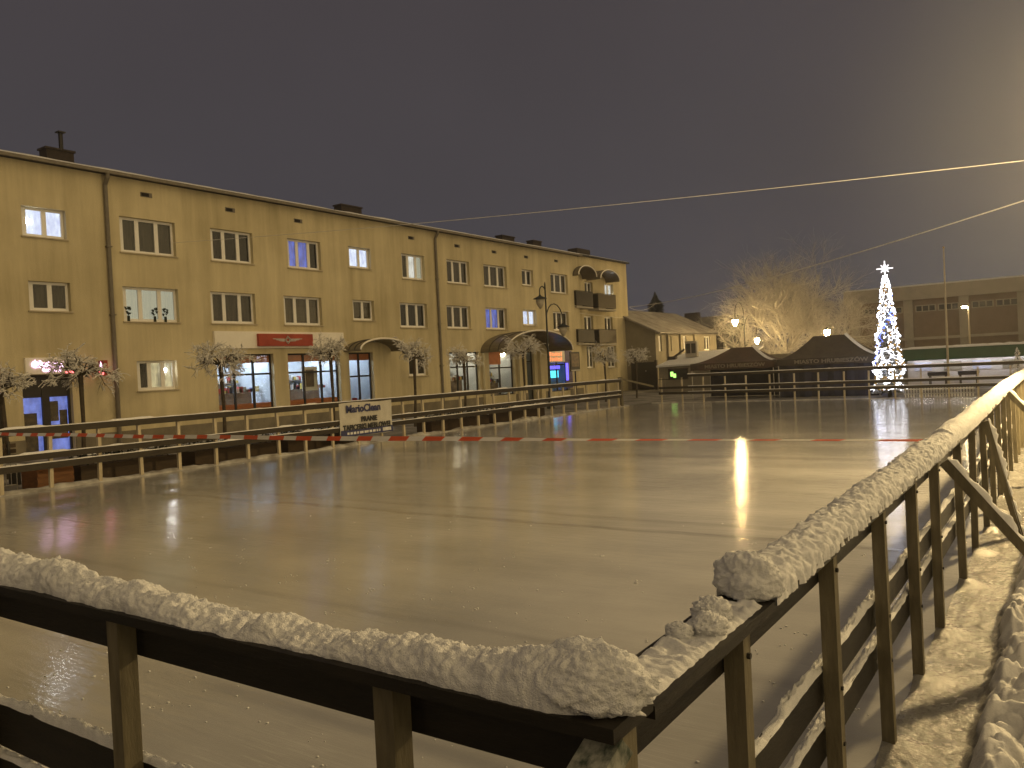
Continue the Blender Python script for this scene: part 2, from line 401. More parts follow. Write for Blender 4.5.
M['tent_wall'] = mat('tent_wall_navy', (.03, .03, .05), (.018, .018, .03), .85, 2, .01, 5)
M['sheet_pale'] = mat('pale_tarp', (.52, .54, .66), (.42, .44, .55), .7, 2, .01, 5)
M['gym_wall'] = mat('gym_brick_wall', (.24, .185, .145), (.19, .145, .115), .9, 1.2, .006, 30)
M['gym_trim'] = mat('gym_render', (.40, .37, .32), (.32, .30, .26), .85, 1.2)
M['dark_glass'] = mat('dark_glass', (.03, .028, .028), (.02, .02, .02), .15, 2)
M['green_roof'] = mat('green_sheet_roof', (.035, .10, .05), (.025, .075, .04), .5, 2)
M['kiosk_wall'] = mat('kiosk_wall', (.6, .56, .52), (.5, .46, .42), .7, 2)
M['kiosk_ceiling'] = emit('kiosk_tube', (.95, .9, 1.0), 30.0)
M['house_wall'] = mat('cream_house_wall', (.28, .25, .19), (.22, .2, .15), .9, 1.0)
M['wood_dark'] = mat('dark_brown_wood', (.07, .045, .022), (.035, .022, .012), .65, 4, stretch=(1, 1, 5))
M['wood_orange'] = mat('orange_brown_wood', (.26, .11, .035), (.14, .06, .02), .6, 4, stretch=(1, 1, 4))
M['galv'] = mat('galvanised_bar', (.42, .4, .36), (.32, .3, .27), .4, 8, metal=.5)
M['hedge'] = mat('dark_hedge', (.03, .034, .02), (.014, .016, .01), .9, 6)
M['banner'] = mat('white_banner', (.55, .53, .47), (.44, .42, .37), .7, 3, .01, 4)
M['ink_navy'] = mat('navy_ink', (.05, .055, .14), None, .7, 5)
M['ink_black'] = mat('black_ink', (.04, .04, .04), None, .7, 5)
M['ink_white'] = mat('white_ink', (.7, .7, .7), None, .7, 5)
M['led_white'] = emit('led_white', (.88, .9, 1.0), 6.5)
M['led_blue'] = emit('led_blue', (.12, .2, 1.0), 5.0)
M['led_star'] = emit('led_star', (.92, .92, 1.0), 1.5)
M['gold'] = mat('gold_bauble', (.6, .4, .12), (.5, .33, .1), .3, 5, metal=.7)
M['xmas_green'] = mat('frosted_needles', (.40, .38, .36), (.06, .07, .05), .85, 7, contrast=(.35, .6))
M['paving'] = mat('slushy_paving', (.30, .29, .28), (.07, .065, .06), .75, .7, .02, 6, contrast=(.35, .68))
M['pole'] = mat('pale_pole_paint', (.55, .48, .34), (.45, .39, .28), .4, 4)
M['ac'] = mat('ac_case', (.42, .39, .33), (.34, .31, .27), .6, 5)
M['icy_ground'] = None

# ------------------------------------------------------------------ world: overcast winter night lit from below by the town
w = bpy.data.worlds.new("World"); scene.world = w; w.use_nodes = True
nt = w.node_tree; L = nt.links; bg = nt.nodes['Background']
tc = node(nt, 'ShaderNodeTexCoord'); sp = node(nt, 'ShaderNodeSeparateXYZ'); L.new(tc.outputs['Generated'], sp.inputs[0])
cr = node(nt, 'ShaderNodeValToRGB'); L.new(sp.outputs['Z'], cr.inputs['Fac'])
e = cr.color_ramp.elements
e[0].position = 0.0; e[0].color = (.062, .060, .070, 1); e[1].position = .6; e[1].color = (.052, .043, .046, 1)
k = e.new(.22); k.color = (.057, .051, .056, 1)
dv = node(nt, 'ShaderNodeVectorMath', operation='DOT_PRODUCT'); gdir = Vector((.20, 1, .17)).normalized(); dv.inputs[1].default_value = gdir
L.new(tc.outputs['Generated'], dv.inputs[0])
mr = node(nt, 'ShaderNodeMapRange', interpolation_type='SMOOTHERSTEP'); mr.inputs['From Min'].default_value = .90; mr.inputs['From Max'].default_value = 1.0
L.new(dv.outputs['Value'], mr.inputs['Value'])
nzs = node(nt, 'ShaderNodeTexNoise', i_Scale=2.2, i_Detail=4); L.new(tc.outputs['Generated'], nzs.inputs['Vector'])
nm = node(nt, 'ShaderNodeMapRange'); nm.inputs['To Min'].default_value = .93; nm.inputs['To Max'].default_value = 1.07; nm.inputs['From Min'].default_value = .3; nm.inputs['From Max'].default_value = .7
L.new(nzs.outputs['Fac'], nm.inputs['Value'])
glow = node(nt, 'ShaderNodeMix', data_type='RGBA', blend_type='ADD'); glow.inputs['B'].default_value = (.05, .042, .025, 1)
L.new(mr.outputs[0], glow.inputs['Factor']); L.new(cr.outputs['Color'], glow.inputs['A'])
# added warm fill glow in the sky at the right, standing in for town light
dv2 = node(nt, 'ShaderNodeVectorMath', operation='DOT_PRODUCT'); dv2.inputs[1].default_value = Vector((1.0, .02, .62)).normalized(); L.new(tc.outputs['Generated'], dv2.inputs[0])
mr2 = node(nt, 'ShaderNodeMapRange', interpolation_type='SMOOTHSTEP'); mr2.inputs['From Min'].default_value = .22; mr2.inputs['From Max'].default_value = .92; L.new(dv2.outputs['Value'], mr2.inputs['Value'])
fill_glow = node(nt, 'ShaderNodeMix', data_type='RGBA', blend_type='ADD'); fill_glow.inputs['B'].default_value = (.64, .46, .20, 1)
L.new(mr2.outputs[0], fill_glow.inputs['Factor']); L.new(glow.outputs['Result'], fill_glow.inputs['A'])
vm = node(nt, 'ShaderNodeVectorMath', operation='SCALE'); L.new(fill_glow.outputs['Result'], vm.inputs[0]); L.new(nm.outputs[0], vm.inputs['Scale'])
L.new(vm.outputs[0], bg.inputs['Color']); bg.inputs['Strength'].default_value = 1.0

# ------------------------------------------------------------------ ground and ice
g = MB().quad((-300, -80, -.06), (300, -80, -.06), (300, 500, -.06), (-300, 500, -.06)).build('ground', M['paving']); kindof(g, 'structure')
ICE_X0, ICE_X1, ICE_Y0, ICE_Y1 = -20.55, -.45, 1.2, 43.6
ic = MB().boxc(ICE_X0, ICE_X1, ICE_Y0, ICE_Y1, -.055, 0).build('ice_rink', M['ice']); kindof(ic, 'structure')

# trodden snow and ice on the bank right of the rink, where the photographer stands
def bank_h(x, y):
    edge = -.60 + .06 * N3(.7 * y, 3.1, 0) + .05 * sstep(6, 14, y)
    d = x - edge
    h = .006 + .012 * N3(x * 3, y * 3, 1) + .008 * N3(x * 14, y * 14, 4) + .004 * N3(x * 45, y * 45, 4, 3)
    b = sstep(0, .16, d)
    wx, wy = x + .10 * N1(x * 4, y * 4, 3), y + .10 * N1(x * 4, y * 4, 13)
    l1 = abs(N1(wx * 3.4, wy * 2.8, 5)); l2 = abs(N1(wx * 7.0, wy * 6.0, 9)); l3 = abs(N1(x * 15, y * 13, 2))
    h += b * (.03 + .05 * N3(x * 1.1, y * 1.1, 8) + .24 * l1 ** .8 + .13 * l2 ** .8 + .045 * l3 + .008 * N3(x * 38, y * 38, 2, 3))
    h += .22 * sstep(0, 3, d) + .05 * sstep(.05, .5, d)
    for py in POSTY:                                   # ice collars frozen round the post feet
        r = math.hypot(x + .955, y - py)
        if r < .25: h += .05 * (1 - sstep(.05, .25, r))
    return h
POSTY = [2.67, 3.92, 5.13, 6.31, 7.48, 9.13, 10.6]
while POSTY[-1] < 42: POSTY.append(POSTY[-1] + 1.33)
xs = [-.99 + i * .012 for i in range(135)]; x = xs[-1]
while x < 9: x += .017 + (x + .9 - 1.5) * .09 if x > .62 else .02; xs.append(x)
ys = []; y = .4
while y < 44: ys.append(y); y += max(.0125, .0032 * y)
b = MB()
b.grid([[(x, y, bank_h(x, y) + (.0)) for x in xs] for y in ys])
m, nt2, bs = newmat('trodden_snow'); L2 = nt2.links
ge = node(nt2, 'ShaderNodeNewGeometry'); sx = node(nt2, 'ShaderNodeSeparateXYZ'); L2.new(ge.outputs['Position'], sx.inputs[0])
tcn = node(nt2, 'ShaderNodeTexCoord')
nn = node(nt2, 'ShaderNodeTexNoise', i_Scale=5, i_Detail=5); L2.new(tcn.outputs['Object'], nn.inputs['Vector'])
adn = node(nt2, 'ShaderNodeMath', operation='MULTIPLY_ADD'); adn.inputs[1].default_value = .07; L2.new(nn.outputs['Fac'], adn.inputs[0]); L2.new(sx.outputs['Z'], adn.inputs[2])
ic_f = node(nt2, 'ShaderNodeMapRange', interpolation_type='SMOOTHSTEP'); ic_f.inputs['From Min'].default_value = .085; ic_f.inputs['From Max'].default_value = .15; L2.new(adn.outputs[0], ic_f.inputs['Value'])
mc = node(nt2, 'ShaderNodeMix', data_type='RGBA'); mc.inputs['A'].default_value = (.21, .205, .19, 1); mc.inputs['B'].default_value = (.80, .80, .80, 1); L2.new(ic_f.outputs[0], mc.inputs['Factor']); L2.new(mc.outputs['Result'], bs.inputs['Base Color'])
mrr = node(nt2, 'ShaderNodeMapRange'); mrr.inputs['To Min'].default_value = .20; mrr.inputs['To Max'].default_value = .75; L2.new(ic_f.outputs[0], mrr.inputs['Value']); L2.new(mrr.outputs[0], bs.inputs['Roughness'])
n9 = node(nt2, 'ShaderNodeTexNoise', i_Scale=26, i_Detail=6, i_Roughness=.7); L2.new(tcn.outputs['Object'], n9.inputs['Vector'])
bpn = node(nt2, 'ShaderNodeBump', i_Strength=1.0, i_Distance=.011); L2.new(n9.outputs['Fac'], bpn.inputs['Height']); L2.new(bpn.outputs['Normal'], bs.inputs['Normal'])
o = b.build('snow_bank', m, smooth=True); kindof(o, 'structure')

# low ploughed snow along the left and back edges of the ice
def edge_snow(name, pts, wdt, h, seed):
    mb = MB(); rows = []
    for i, p in enumerate(pts):
        p = Vector(p); d = (Vector(pts[min(i + 1, len(pts) - 1)]) - Vector(pts[max(i - 1, 0)])).normalized(); s = Vector((d.y, -d.x, 0))
        hh = h * (.45 + .9 * max(0, .5 + N3(p.x * .6, p.y * .6, seed))); ww = wdt * (.8 + .4 * N1(p.x, p.y, seed + 5))
        row = []
        for k in range(9):
            t = k / 8 * 2 - 1
            z = hh * max(0, 1 - t * t) * (1 + .5 * N3(p.x * 4 + t, p.y * 4, k + seed)) - .01
            row.append(p + s * (t * ww) + Vector((0, 0, z)))
        rows.append(row)
    mb.grid(rows); return kindof(mb.build(name, M['snow_dirty'], smooth=True), 'structure')
edge_snow('snow_kerb', [(-20.75, 3 + .18 * i, 0) for i in range(215)], .22, .10, 3)
edge_snow('snow_kerb', [(-20.2 + .25 * i, 43.75, 0) for i in range(79)], .2, .05, 9)

# ------------------------------------------------------------------ fences round the rink
def rise(y): return .10 * sstep(9, 19, y)
CAPZ = 1.43
near = thing('rink_fence', 'dark plank fence across the near end of the rink under thick lumpy snow', 'fence', (-.95, 1.8, 0), 'plank fences round the rink')
right = thing('rink_fence', 'dark plank fence running away along the right side of the rink with leaning braces', 'fence', (-.95, 2.2, 0), 'plank fences round the rink')
left = thing('rink_fence', 'brown plank fence on pale posts along the left side of the rink', 'fence', (-20.6, 10, 0), 'plank fences round the rink')
back = thing('rink_fence', 'brown plank fence across the far end of the rink before the tents', 'fence', (-10, 43.6, 0), 'plank fences round the rink')
XN0 = -20.4
# near fence (long axis X)
MB().boxc(XN0, -.915, 1.68, 1.90, CAPZ + .025, CAPZ + .062).build('cap_board', M['rail'], near)
MB().boxc(XN0, -.995, 1.813, 1.853, 1.276, CAPZ + .025).build('top_plank', M['rail'], near)
MB().boxc(XN0, -.995, 1.813, 1.853, .63, .846).build('middle_plank', M['rail'], near)
MB().boxc(XN0, -.995, 1.813, 1.853, .36, .575).build('lower_plank', M['rail'], near)
px = -1.50
NPX = [on_y(385, 690, 1.745).x, on_y(116, 650, 1.745).x]
for i, xx in enumerate(NPX + [NPX[1] - 1.3 - 1.3 * j for j in range(13)]):
    MB().beam((xx + .012 * rnd.uniform(-1, 1), 1.772, -.05), (xx, 1.772, CAPZ + .02), .078, .078, (0, 1, 0)).build('post', M['post'], near)
MB().beam((-.958, 1.772, -.05), (-.958, 1.772, CAPZ + .02), .075, .075, (0, 1, 0)).build('post', M['post'], near)
mb = MB().beam((-.955, 1.745, 1.435), (-1.42, .12, .08), .105, .055, (0, 0, 1)); mb.build('brace', M['frost_wood'], near)
# right fence (long axis Y), raised a little in the far half
def ribbon(x0, x1, z0, z1, y0, y1, step=.8):
    mb = MB(); yv = []; y = y0
    while y < y1 - .01: yv.append(y); y += step
    yv.append(y1); vs = []; fs = []
    for y in yv:
        r = rise(y)
        vs += [(x0, y, z0 + r), (x1, y, z0 + r), (x1, y, z1 + r), (x0, y, z1 + r)]
    for i in range(len(yv) - 1):
        for k in range(4):
            fs.append((i * 4 + k, i * 4 + (k + 1) % 4, (i + 1) * 4 + (k + 1) % 4, (i + 1) * 4 + k))
    fs += [(3, 2, 1, 0), tuple((len(yv) - 1) * 4 + k for k in range(4))]
    return mb.add(vs, fs)
Y1 = 43.3
ribbon(-1.12, -.913, CAPZ, CAPZ + .035, 1.905, Y1).build('cap_board', M['rail'], right)
ribbon(-1.047, -1.007, 1.286, CAPZ - .003, 1.86, Y1).build('top_plank', M['rail'], right)
ribbon(-1.047, -1.007, .72, .88, 1.86, Y1).build('middle_plank', M['rail'], right)
ribbon(-1.047, -1.007, .46, .62, 1.86, Y1).build('lower_plank', M['rail'], right)
for i, y in enumerate(POSTY):
    a = rnd.uniform(-.012, .012)
    po = MB().beam((-.962 + a, y - a, -.06), (-.965, y, CAPZ - .004 + rise(y)), .07, .07, (1, 0, 0)).build('post', M['post'], right)
    if i < 9:
        for zb in (1.35, .80, .54): MB().tube([(-.93, y, zb + rise(y)), (-.918, y, zb + rise(y))], .011, 6).build('bolt', M['dark_metal'], po)
for (yy, zt, xb, sl) in ((7.64, 1.40, .22, 0), (11.67, 1.42, -.58, 0), (16.0, 1.55, .35, 0), (24.5, 1.5, .3, 0), (33.0, 1.5, .3, 0)):
    b_ = MB().beam((-.905, yy, zt), (xb, yy, .0), .10, .075, (0, 0, 1)).build('brace', M['post'], right)
    # snow lying on the upper face of the brace
    rows = []; p0 = Vector((-.885, yy, zt + .03)); p1 = Vector((xb, yy, .03)); d = (p1 - p0); nrm = Vector((-d.z, 0, d.x)).normalized()
    if nrm.z < 0: nrm = -nrm
    n = 60
    for i in range(n + 1):
        p = p0 + d * (i / n); row = []
        hh = (.035 + .03 * N3(i * .25, yy, 1)) * min(1, i / 2 + .3)
        for k in range(7):
            t = k / 6 * 2 - 1
            row.append(p + Vector((0, t * .052, 0)) + nrm * (.012 + hh * (1 - t * t) * (1 + .4 * N3(i * .5, t * 2, yy))))
        rows.append(row)
    mb = MB().grid(rows); mb.build('snow', M['snow'], b_, smooth=True)
# left fence
LX = -20.6
def hrail(mb_name, parent, axis, c, a0, a1, z0, z1, th, m_):
    if axis == 'y': MB().boxc(c - th / 2, c + th / 2, a0, a1, z0, z1).build(mb_name, m_, parent)
    else: MB().boxc(a0, a1, c - th / 2, c + th / 2, z0, z1).build(mb_name, m_, parent)
hrail('top_plank', left, 'y', LX, 3.0, 40.6, 1.375, 1.535, .04, M['rail_far'])
hrail('middle_plank', left, 'y', LX, 3.0, 40.6, .755, .90, .04, M['rail_far'])
hrail('lower_plank', left, 'y', LX, 3.0, 40.6, .51, .665, .04, M['rail_far'])
y = 5.3; LPY = []
while y < 40.5:
    LPY.append(y); y += 1.16 + rnd.uniform(-.06, .06)
for y in LPY:
    a = rnd.uniform(-.02, .02)
    MB().beam((LX - .065, y + a, -.05), (LX - .065, y - a, 1.40), .085, .085, (0, 1, 0)).build('post', M['post_pale'], left)
MB().beam((LX - .1, 40.75, -.05), (LX - .1, 40.75, 1.62), .2, .2, (0, 1, 0)).build('post', M['post'], left)
MB().beam((LX - .1, 40.8, 1.55), (LX + .9, 42.9, 1.0), .07, .1).build('brace', M['post'], left)
# back fence
BY = 43.6
hrail('top_plank', back, 'x', BY, -17.9, -1.0, 1.46, 1.60, .04, M['rail_far'])
hrail('thin_rail', back, 'x', BY, -19.7, -17.92, 1.33, 1.37, .03, M['rail_far'])
hrail('middle_plank', back, 'x', BY, -19.7, -1.0, .80, .93, .04, M['rail_far'])
hrail('lower_plank', back, 'x', BY, -19.7, -1.0, .48, .62, .04, M['rail_far'])
x = -19.55
while x < -1.2:
    a = rnd.uniform(-.015, .015)
    MB().beam((x + a, BY + .062, -.05), (x, BY + .062, 1.42), .075, .075, (0, 1, 0)).build('post', M['post_pale'], back)
    x += 1.24 + rnd.uniform(-.08, .08)
for pp, ax, c, a0, a1, zs in ((left, 'y', LX, 3.0, 40.6, (1.535, .90, .665)), (back, 'x', BY, -17.9, -1.0, (1.60, .93, .62))):
    for z in zs:
        mb = MB(); rows = []; a = a0
        while a <= a1:
            h = .022 + .03 * max(0, N3(a * 1.5, z * 9, 2)) + (.03 if N1(a * .7, z * 5, 7) > .3 else 0)
            row = []
            for k in range(5):
                t = k / 4 * 2 - 1
                q = c + t * .03; zz = z + .002 + h * (1 - t * t)
                row.append((q, a, zz) if ax == 'y' else (a, q, zz))
            rows.append(row if ax == 'y' else row[::-1]); a += .13
        mb.grid(rows)
        par = [ch for ch in pp.children if ch.name.split('.')[0] == {0: 'top_plank', 1: 'middle_plank', 2: 'lower_plank'}[zs.index(z)]][0]
        mb.build('snow', M['snow'], par, smooth=True)

# ------------------------------------------------------------------ snow lying on the near and right rails
def dome(path, frame, width, height, steps_s, nphi, fn, name, mat_, label, cat, group):
    rows = []
    for s in steps_s:
        c, side = path(s)
        row = []
        for k in range(nphi + 1):
            ph = math.pi * k / nphi
            u = -math.cos(ph); v = max(0.0, math.sin(ph))
            wv, hv, off = width(s), height(s), 0
            dd = fn(s, ph)
            x_ = u * (wv + dd * .8); z_ = max(-.012, (v ** .8) * (hv + dd)) + (-.012 if k in (0, nphi) else 0)
            row.append(c + side * x_ + Vector((0, 0, z_)))
        rows.append(row)
    mb = MB().grid(rows)
    n = nphi + 1
    mb.f.append(tuple(range(n))); mb.mi.append(0)
    mb.f.append(tuple((len(rows) - 1) * n + k for k in range(n - 1, -1, -1))); mb.mi.append(0)
    o = mb.build(name, mat_, smooth=True, origin=path(steps_s[0])[0])
    return tag(o, label, cat, group)
# near: s is -x from the corner
st = []; s = .985
while s < 20.2:
    st.append(s); s += .004 if s < 1.2 else (.0065 if s < 5.5 else .05)
def nh(s):
    h = .066 + .045 * N3(s * 1.1, 2, 4) + .035 * N3(s * 3.1, 9, 4)
    h += .085 * math.exp(-((s - 1.0) / .16) ** 2) + .03 * math.exp(-((s - 1.2) / .2) ** 2)
    h += .045 * math.exp(-((s - 2.28) / .07) ** 2) + .03 * sstep(3.0, 3.5, s)
    h -= .05 * math.exp(-((s - 2.5) / .14) ** 2) + .03 * math.exp(-((s - 2.0) / .1) ** 2)
    return max(.028, h) * (.55 + .45 * sstep(.98, 1.07, s))
def nfn(s, ph):
    u = -math.cos(ph); v = max(0.0, math.sin(ph))
    a, b_ = u * .125, v * .12
    top = sstep(.1, .8, v)
    f = .016 * N3(s * 6, a * 6, b_ * 6 + 3, 5)
    r = abs(N3(s * 13 + 1.2 * N1(s * 5, a * 5, 1), a * 13, b_ * 13 + 7, 4))
    f += (.014 * top + .003) * r - .004
    f += (.007 * top + .003) * N3(s * 48, a * 48, b_ * 48, 4)
    return f
dome(lambda s: (Vector((-s, 1.800, CAPZ + .055)), Vector((0, 1, 0))), None, lambda s: (.103 + .02 * N3(s * 1.3, 4, 8) + .004 * math.exp(-((s - 1.05) / .15) ** 2)) * (.7 + .3 * sstep(.98, 1.12, s)), nh, st, 40, nfn,
     'snow_ridge', M['snow'], 'thick lumpy snow ridge lying on the near rail, heaped up at the corner', 'snow', 'snow on the rink rails')
# right: s is y; packed, ropey snow
st = []; s = 2.95
while s < 43.2:
    st.append(s); s += .0065 if s < 7.0 else (.012 if s < 12 else .06)
def rh(s):
    h = .095 + .02 * N3(s * .9, 5, 4) + .02 * sstep(3, 6, s)
    if s > 8.55: h += .025
    return h
def rfn(s, ph):
    u = -math.cos(ph); v = max(0.0, math.sin(ph))
    amp = 1 - .8 * sstep(8.2, 8.7, s)
    amp *= .35 + .65 * sstep(2.98, 3.12, s)
    q = s * 62 + u * 5.5 + 3.2 * N1(s * 6, u * 2.0, 1) + 1.6 * N1(s * 17, u * 6, 3)
    rope = abs(math.sin(q * .5)) ** .7
    f = amp * (.013 * (rope - .55) + .018 * N3(s * 11, u * 4, v * 4, 4)) + .006 * N3(s * 30, u * 12, v * 12, 3)
    if amp < .5: f += .010 * N3(s * 3, u * 2, 4)
    return f
dome(lambda s: (Vector((-1.02, s, CAPZ + .028 + rise(s))), Vector((-1, 0, 0))), None, lambda s: .112 + .015 * N3(s * 1.1, 1, 8), rh, st, 26, rfn,
     'snow_ridge', M['snow_rope'], 'ropey packed snow ridge running along the top of the right rail', 'snow', 'snow on the rink rails')
def clump(c, r, seed, sq=(1, 1, .8), n=44, crumb=.03, zmin=None, side=.14):
    mb = MB().ball(c, 1.0, n, n * 2 // 3)
    c = Vector(c); out = []
    for v in mb.v:
        d = (Vector(v) - c).normalized()
        q = r * (1 + .20 * N3(d.x * 1.6, d.y * 1.6, d.z * 1.6 + seed, 4) + side * abs(N3(d.x * 4, d.y * 4, d.z * 4 + seed, 4)) + crumb * N3(d.x * 14, d.y * 14, d.z * 14, 4))
        p = c + Vector((d.x * q * sq[0], d.y * q * sq[1], d.z * q * sq[2]))
        if zmin is not None and p.z < zmin: p.z = zmin + .15 * (p.z - zmin)
        out.append(p)
    mb.v = [tuple(p) for p in out]
    return mb
heap = clump((-1.06, 1.815, CAPZ + .10), .112, 21, (1.6, .98, .86), 120, .028, CAPZ + .064, .16)
tag(heap.build('snow_heap', M['snow'], smooth=True, origin=(-1.07, 1.8, CAPZ + .06)), 'rounded heap of snow on the corner where near and right rails meet', 'snow')
blk = clump((-1.02, 2.965, CAPZ + .10), .105, 33, (1.10, .95, .98), 110, .016, CAPZ + .037, .12)
tag(blk.build('snow_lump', M['snow'], smooth=True, origin=(-1.02, 2.965, CAPZ + .035)), 'largest snow lump, closing the corner end of the long ridge on the right rail', 'snow', 'loose snow lumps on the right rail')
ztop = CAPZ + .035
for (cx, cy, r, sd, sq, lab) in ((-1.03, 2.62, .052, 3, (1.2, 1.1, .9), 'round fist-sized snow lump right next to the largest lump on the right rail'),
                                 (-.99, 2.50, .047, 8, (1.1, 1.3, .8), 'flat snow lump at the outer edge of the right rail'),
                                 (-1.06, 2.42, .032, 14, (1.3, 1.0, .9), 'smallest crumb of snow on the inner edge of the right rail, near the corner')):
    o = clump((cx, cy, ztop + r * sq[2] * .72), r, sd, sq, 60, .025, None, .26).build('snow_lump', M['snow'], smooth=True, origin=(cx, cy, ztop))
    tag(o, lab, 'snow', 'loose snow lumps on the right rail')
# thin scraped slush between the corner heap and the ridge
mb = MB(); rows = []
for i in range(170):
    y = 1.93 + i * .0056; row = []
    for k in range(25):
        x = -1.115 + k * .0079
        q = (y * 70 + x * 22 + 2 * N1(y * 8, x * 8, 2))
        h = .010 + .016 * max(0, math.sin(q)) * (.5 + N1(y * 9, x * 9, 4)) + .010 * N3(x * 25, y * 25, 2)
        e_ = min(1, min(k, 24 - k) / 4, min(i, 169 - i) / 6)
        row.append((x, y, ztop + .002 + max(-.008, h) * e_ - .008 * (1 - e_)))
    rows.append(row)
tag(mb.grid(rows).build('slush_patch', M['snow_rope'], smooth=True, origin=(-1.02, 2.2, ztop)), 'thin ribbed slush smeared on the right rail between corner heap and ridge', 'snow')
# snow caps on the lower planks of near and right fences
for par, axis in ((near, 'x'), (right, 'y')):
    for nm, z in ((('middle_plank', .846), ('lower_plank', .575)) if axis == 'x' else (('middle_plank', .88), ('lower_plank', .62))):
        pl = [c for c in par.children if c.name.split('.')[0] == nm][0]
        rows = []; s = 1.05 if axis == 'x' else 1.9
        end = 20 if axis == 'x' else 40
        while s < end:
            h = max(.008, .028 + .03 * N3(s * 2.2, z * 3, 6)) * (1.0 if N1(s * 1.1, z * 9, 2) > -.35 else .35)
            row = []
            for k in range(11):
                t = k / 10 * 2 - 1
                q = t * (.024 + .006 * N3(s * 6, t, 4)); zz = z - .004 + h * (max(0.0, 1 - t * t) ** .6) * (1 + .6 * N3(s * 14, t * 2.5, z))
                row.append((-s, 1.833 + q, zz) if axis == 'x' else (-1.027 - q, s, zz + rise(s)))
            rows.append(row); s += .014 if s < 8 else .08
        MB().grid(rows).build('snow', M['snow'], pl, smooth=True)

mb = MB(); rg = random.Random(12)
for i in range(420):
    x = -1.25 - abs(rg.gauss(0, 5.5)); y = 2.1 + abs(rg.gauss(0, 3.5))
    if x < -20: continue
    for k in range(rg.choice((1, 1, 1, 2, 4))):
        r = rg.uniform(.003, .011); mb.ball((x + rg.gauss(0, .05), y + rg.gauss(0, .05), r * .4), r, 6, 4, (rg.uniform(.8, 1.6), rg.uniform(.8, 1.4), .7))
o = mb.build('ice_crumbs', M['snow'], smooth=True); tag(o, 'loose white crumbs of snow and ice scattered over the near rink ice', 'snow', None, 'stuff')

# ------------------------------------------------------------------ barrier tape across the rink
A = Vector((-1.05, 7.42, 1.60)); B = Vector((-20.45, 7.35, 1.64))
n = 388; P = []
for i in range(n + 1):
    t = i / n; p = A.lerp(B, t); p.z -= .04 * 4 * t * (1 - t) - .01 * math.sin(t * 30) * t; P.append(p)
mb = MB(); per = 7.0
for i in range(n):
    def fr(j):
        t = j / n; tw = 1.38 * (1 - sstep(.02, .45, t)) + .25 * math.sin(t * 11)   # the tape lies nearly flat by the right rail
        return Vector((0, math.sin(tw), math.cos(tw))) * .029
    a, b2 = fr(i), fr(i + 1); mb.cur = int(i / 5.6) % 2
    off = Vector((.02, 0, 0))
    mb.quad(P[i] - a - off, P[i + 1] - b2 - off, P[i + 1] + b2 + off, P[i] + a + off)
tp = mb.build('barrier_tape', [M['tape_red'], M['tape_white']], origin=A)
so = tp.modifiers.new('thickness', 'SOLIDIFY'); so.thickness = .002
tag(tp, 'red and white striped barrier tape stretched across the rink', 'tape')

# banner hung on the left fence
b0 = on_x(338.5, 404, LX + .05); b1 = on_x(391, 399.5, LX + .05); zt, zb_ = b0.z, .33
ya, yb = b0.y, b1.y
bn = thing('banner', 'white printed advertising banner tied to the left rink fence', 'banner', (LX + .05, (ya + yb) / 2, zb_))
rows = []
for i in range(15):
    t = i / 14; z = zt + (zb_ - zt) * t; row = []
    for k in range(25):
        q = k / 24; yy = ya + (yb - ya) * q
        row.append((LX + .05 + .02 * N3(yy * 1.4, z * 1.4, 3) + .012 * math.sin(yy * 9 + z * 2), yy, z + .02 * math.sin(q * 6.3) - .06 * t * (1 - q) * 0))
    rows.append(row)
MB().grid(rows).build('sheet', M['banner'], bn, smooth=True)
mb = MB(); cy = (ya + yb) / 2; W_ = yb - ya
add_text(mb, 'MarioClean', .36, (LX + .085, cy - .15, zt - .22), (0, 1, 0), (0, 0, 1), bold=.012); mb.build('logo_lettering', M['ink_navy'], bn)
mb = MB()
add_text(mb, 'PRANIE', .24, (LX + .085, cy + .1, zt - .60), (0, 1, 0), (0, 0, 1), bold=.012)
add_text(mb, 'TAPICERKI MEBLOWEJ', .26, (LX + .085, cy, zt - .86), (0, 1, 0), (0, 0, 1), fit=W_ * .9, bold=.012); mb.build('lettering', M['ink_black'], bn)
MB().boxc(LX + .075, LX + .088, ya + .02, yb - .02, zb_ + .01, zb_ + .23).build('bottom_band', M['ink_navy'], bn)
mb = MB(); y = ya + .3
while y < yb - .7:
    l = rnd.uniform(.06, .2); mb.boxc(LX + .089, LX + .093, y, y + l, zb_ + .07, zb_ + .15); y += l + .05
mb.boxc(LX + .089, LX + .093, yb - .55, yb - .12, zb_ + .06, zb_ + .18)
mb.build('small_print', M['ink_white'], bn)

# ------------------------------------------------------------------ apartment block
FX = -32.5
def FY(x, y): return on_x(x, y, FX).y
def wall_holes(mb, X, y0, y1, z0, z1, holes, depth):
    yc = sorted({y0, y1, *[h[0] for h in holes], *[h[1] for h in holes]}); zc = sorted({z0, z1, *[h[2] for h in holes], *[h[3] for h in holes]})
    for i in range(len(yc) - 1):
        for j in range(len(zc) - 1):
            cy, cz = (yc[i] + yc[i + 1]) / 2, (zc[j] + zc[j + 1]) / 2
            if any(h[0] < cy < h[1] and h[2] < cz < h[3] for h in holes): continue
            mb.quad((X, yc[i], zc[j]), (X, yc[i + 1], zc[j]), (X, yc[i + 1], zc[j + 1]), (X, yc[i], zc[j + 1]))
    for a, b_, c, d in holes:
        x2 = X - depth
        mb.quad((X, a, c), (x2, a, c), (x2, b_, c), (X, b_, c)); mb.quad((X, a, d), (X, b_, d), (x2, b_, d), (x2, a, d))
        mb.quad((X, a, c), (X, a, d), (x2, a, d), (x2, a, c)); mb.quad((X, b_, c), (x2, b_, c), (x2, b_, d), (X, b_, d))
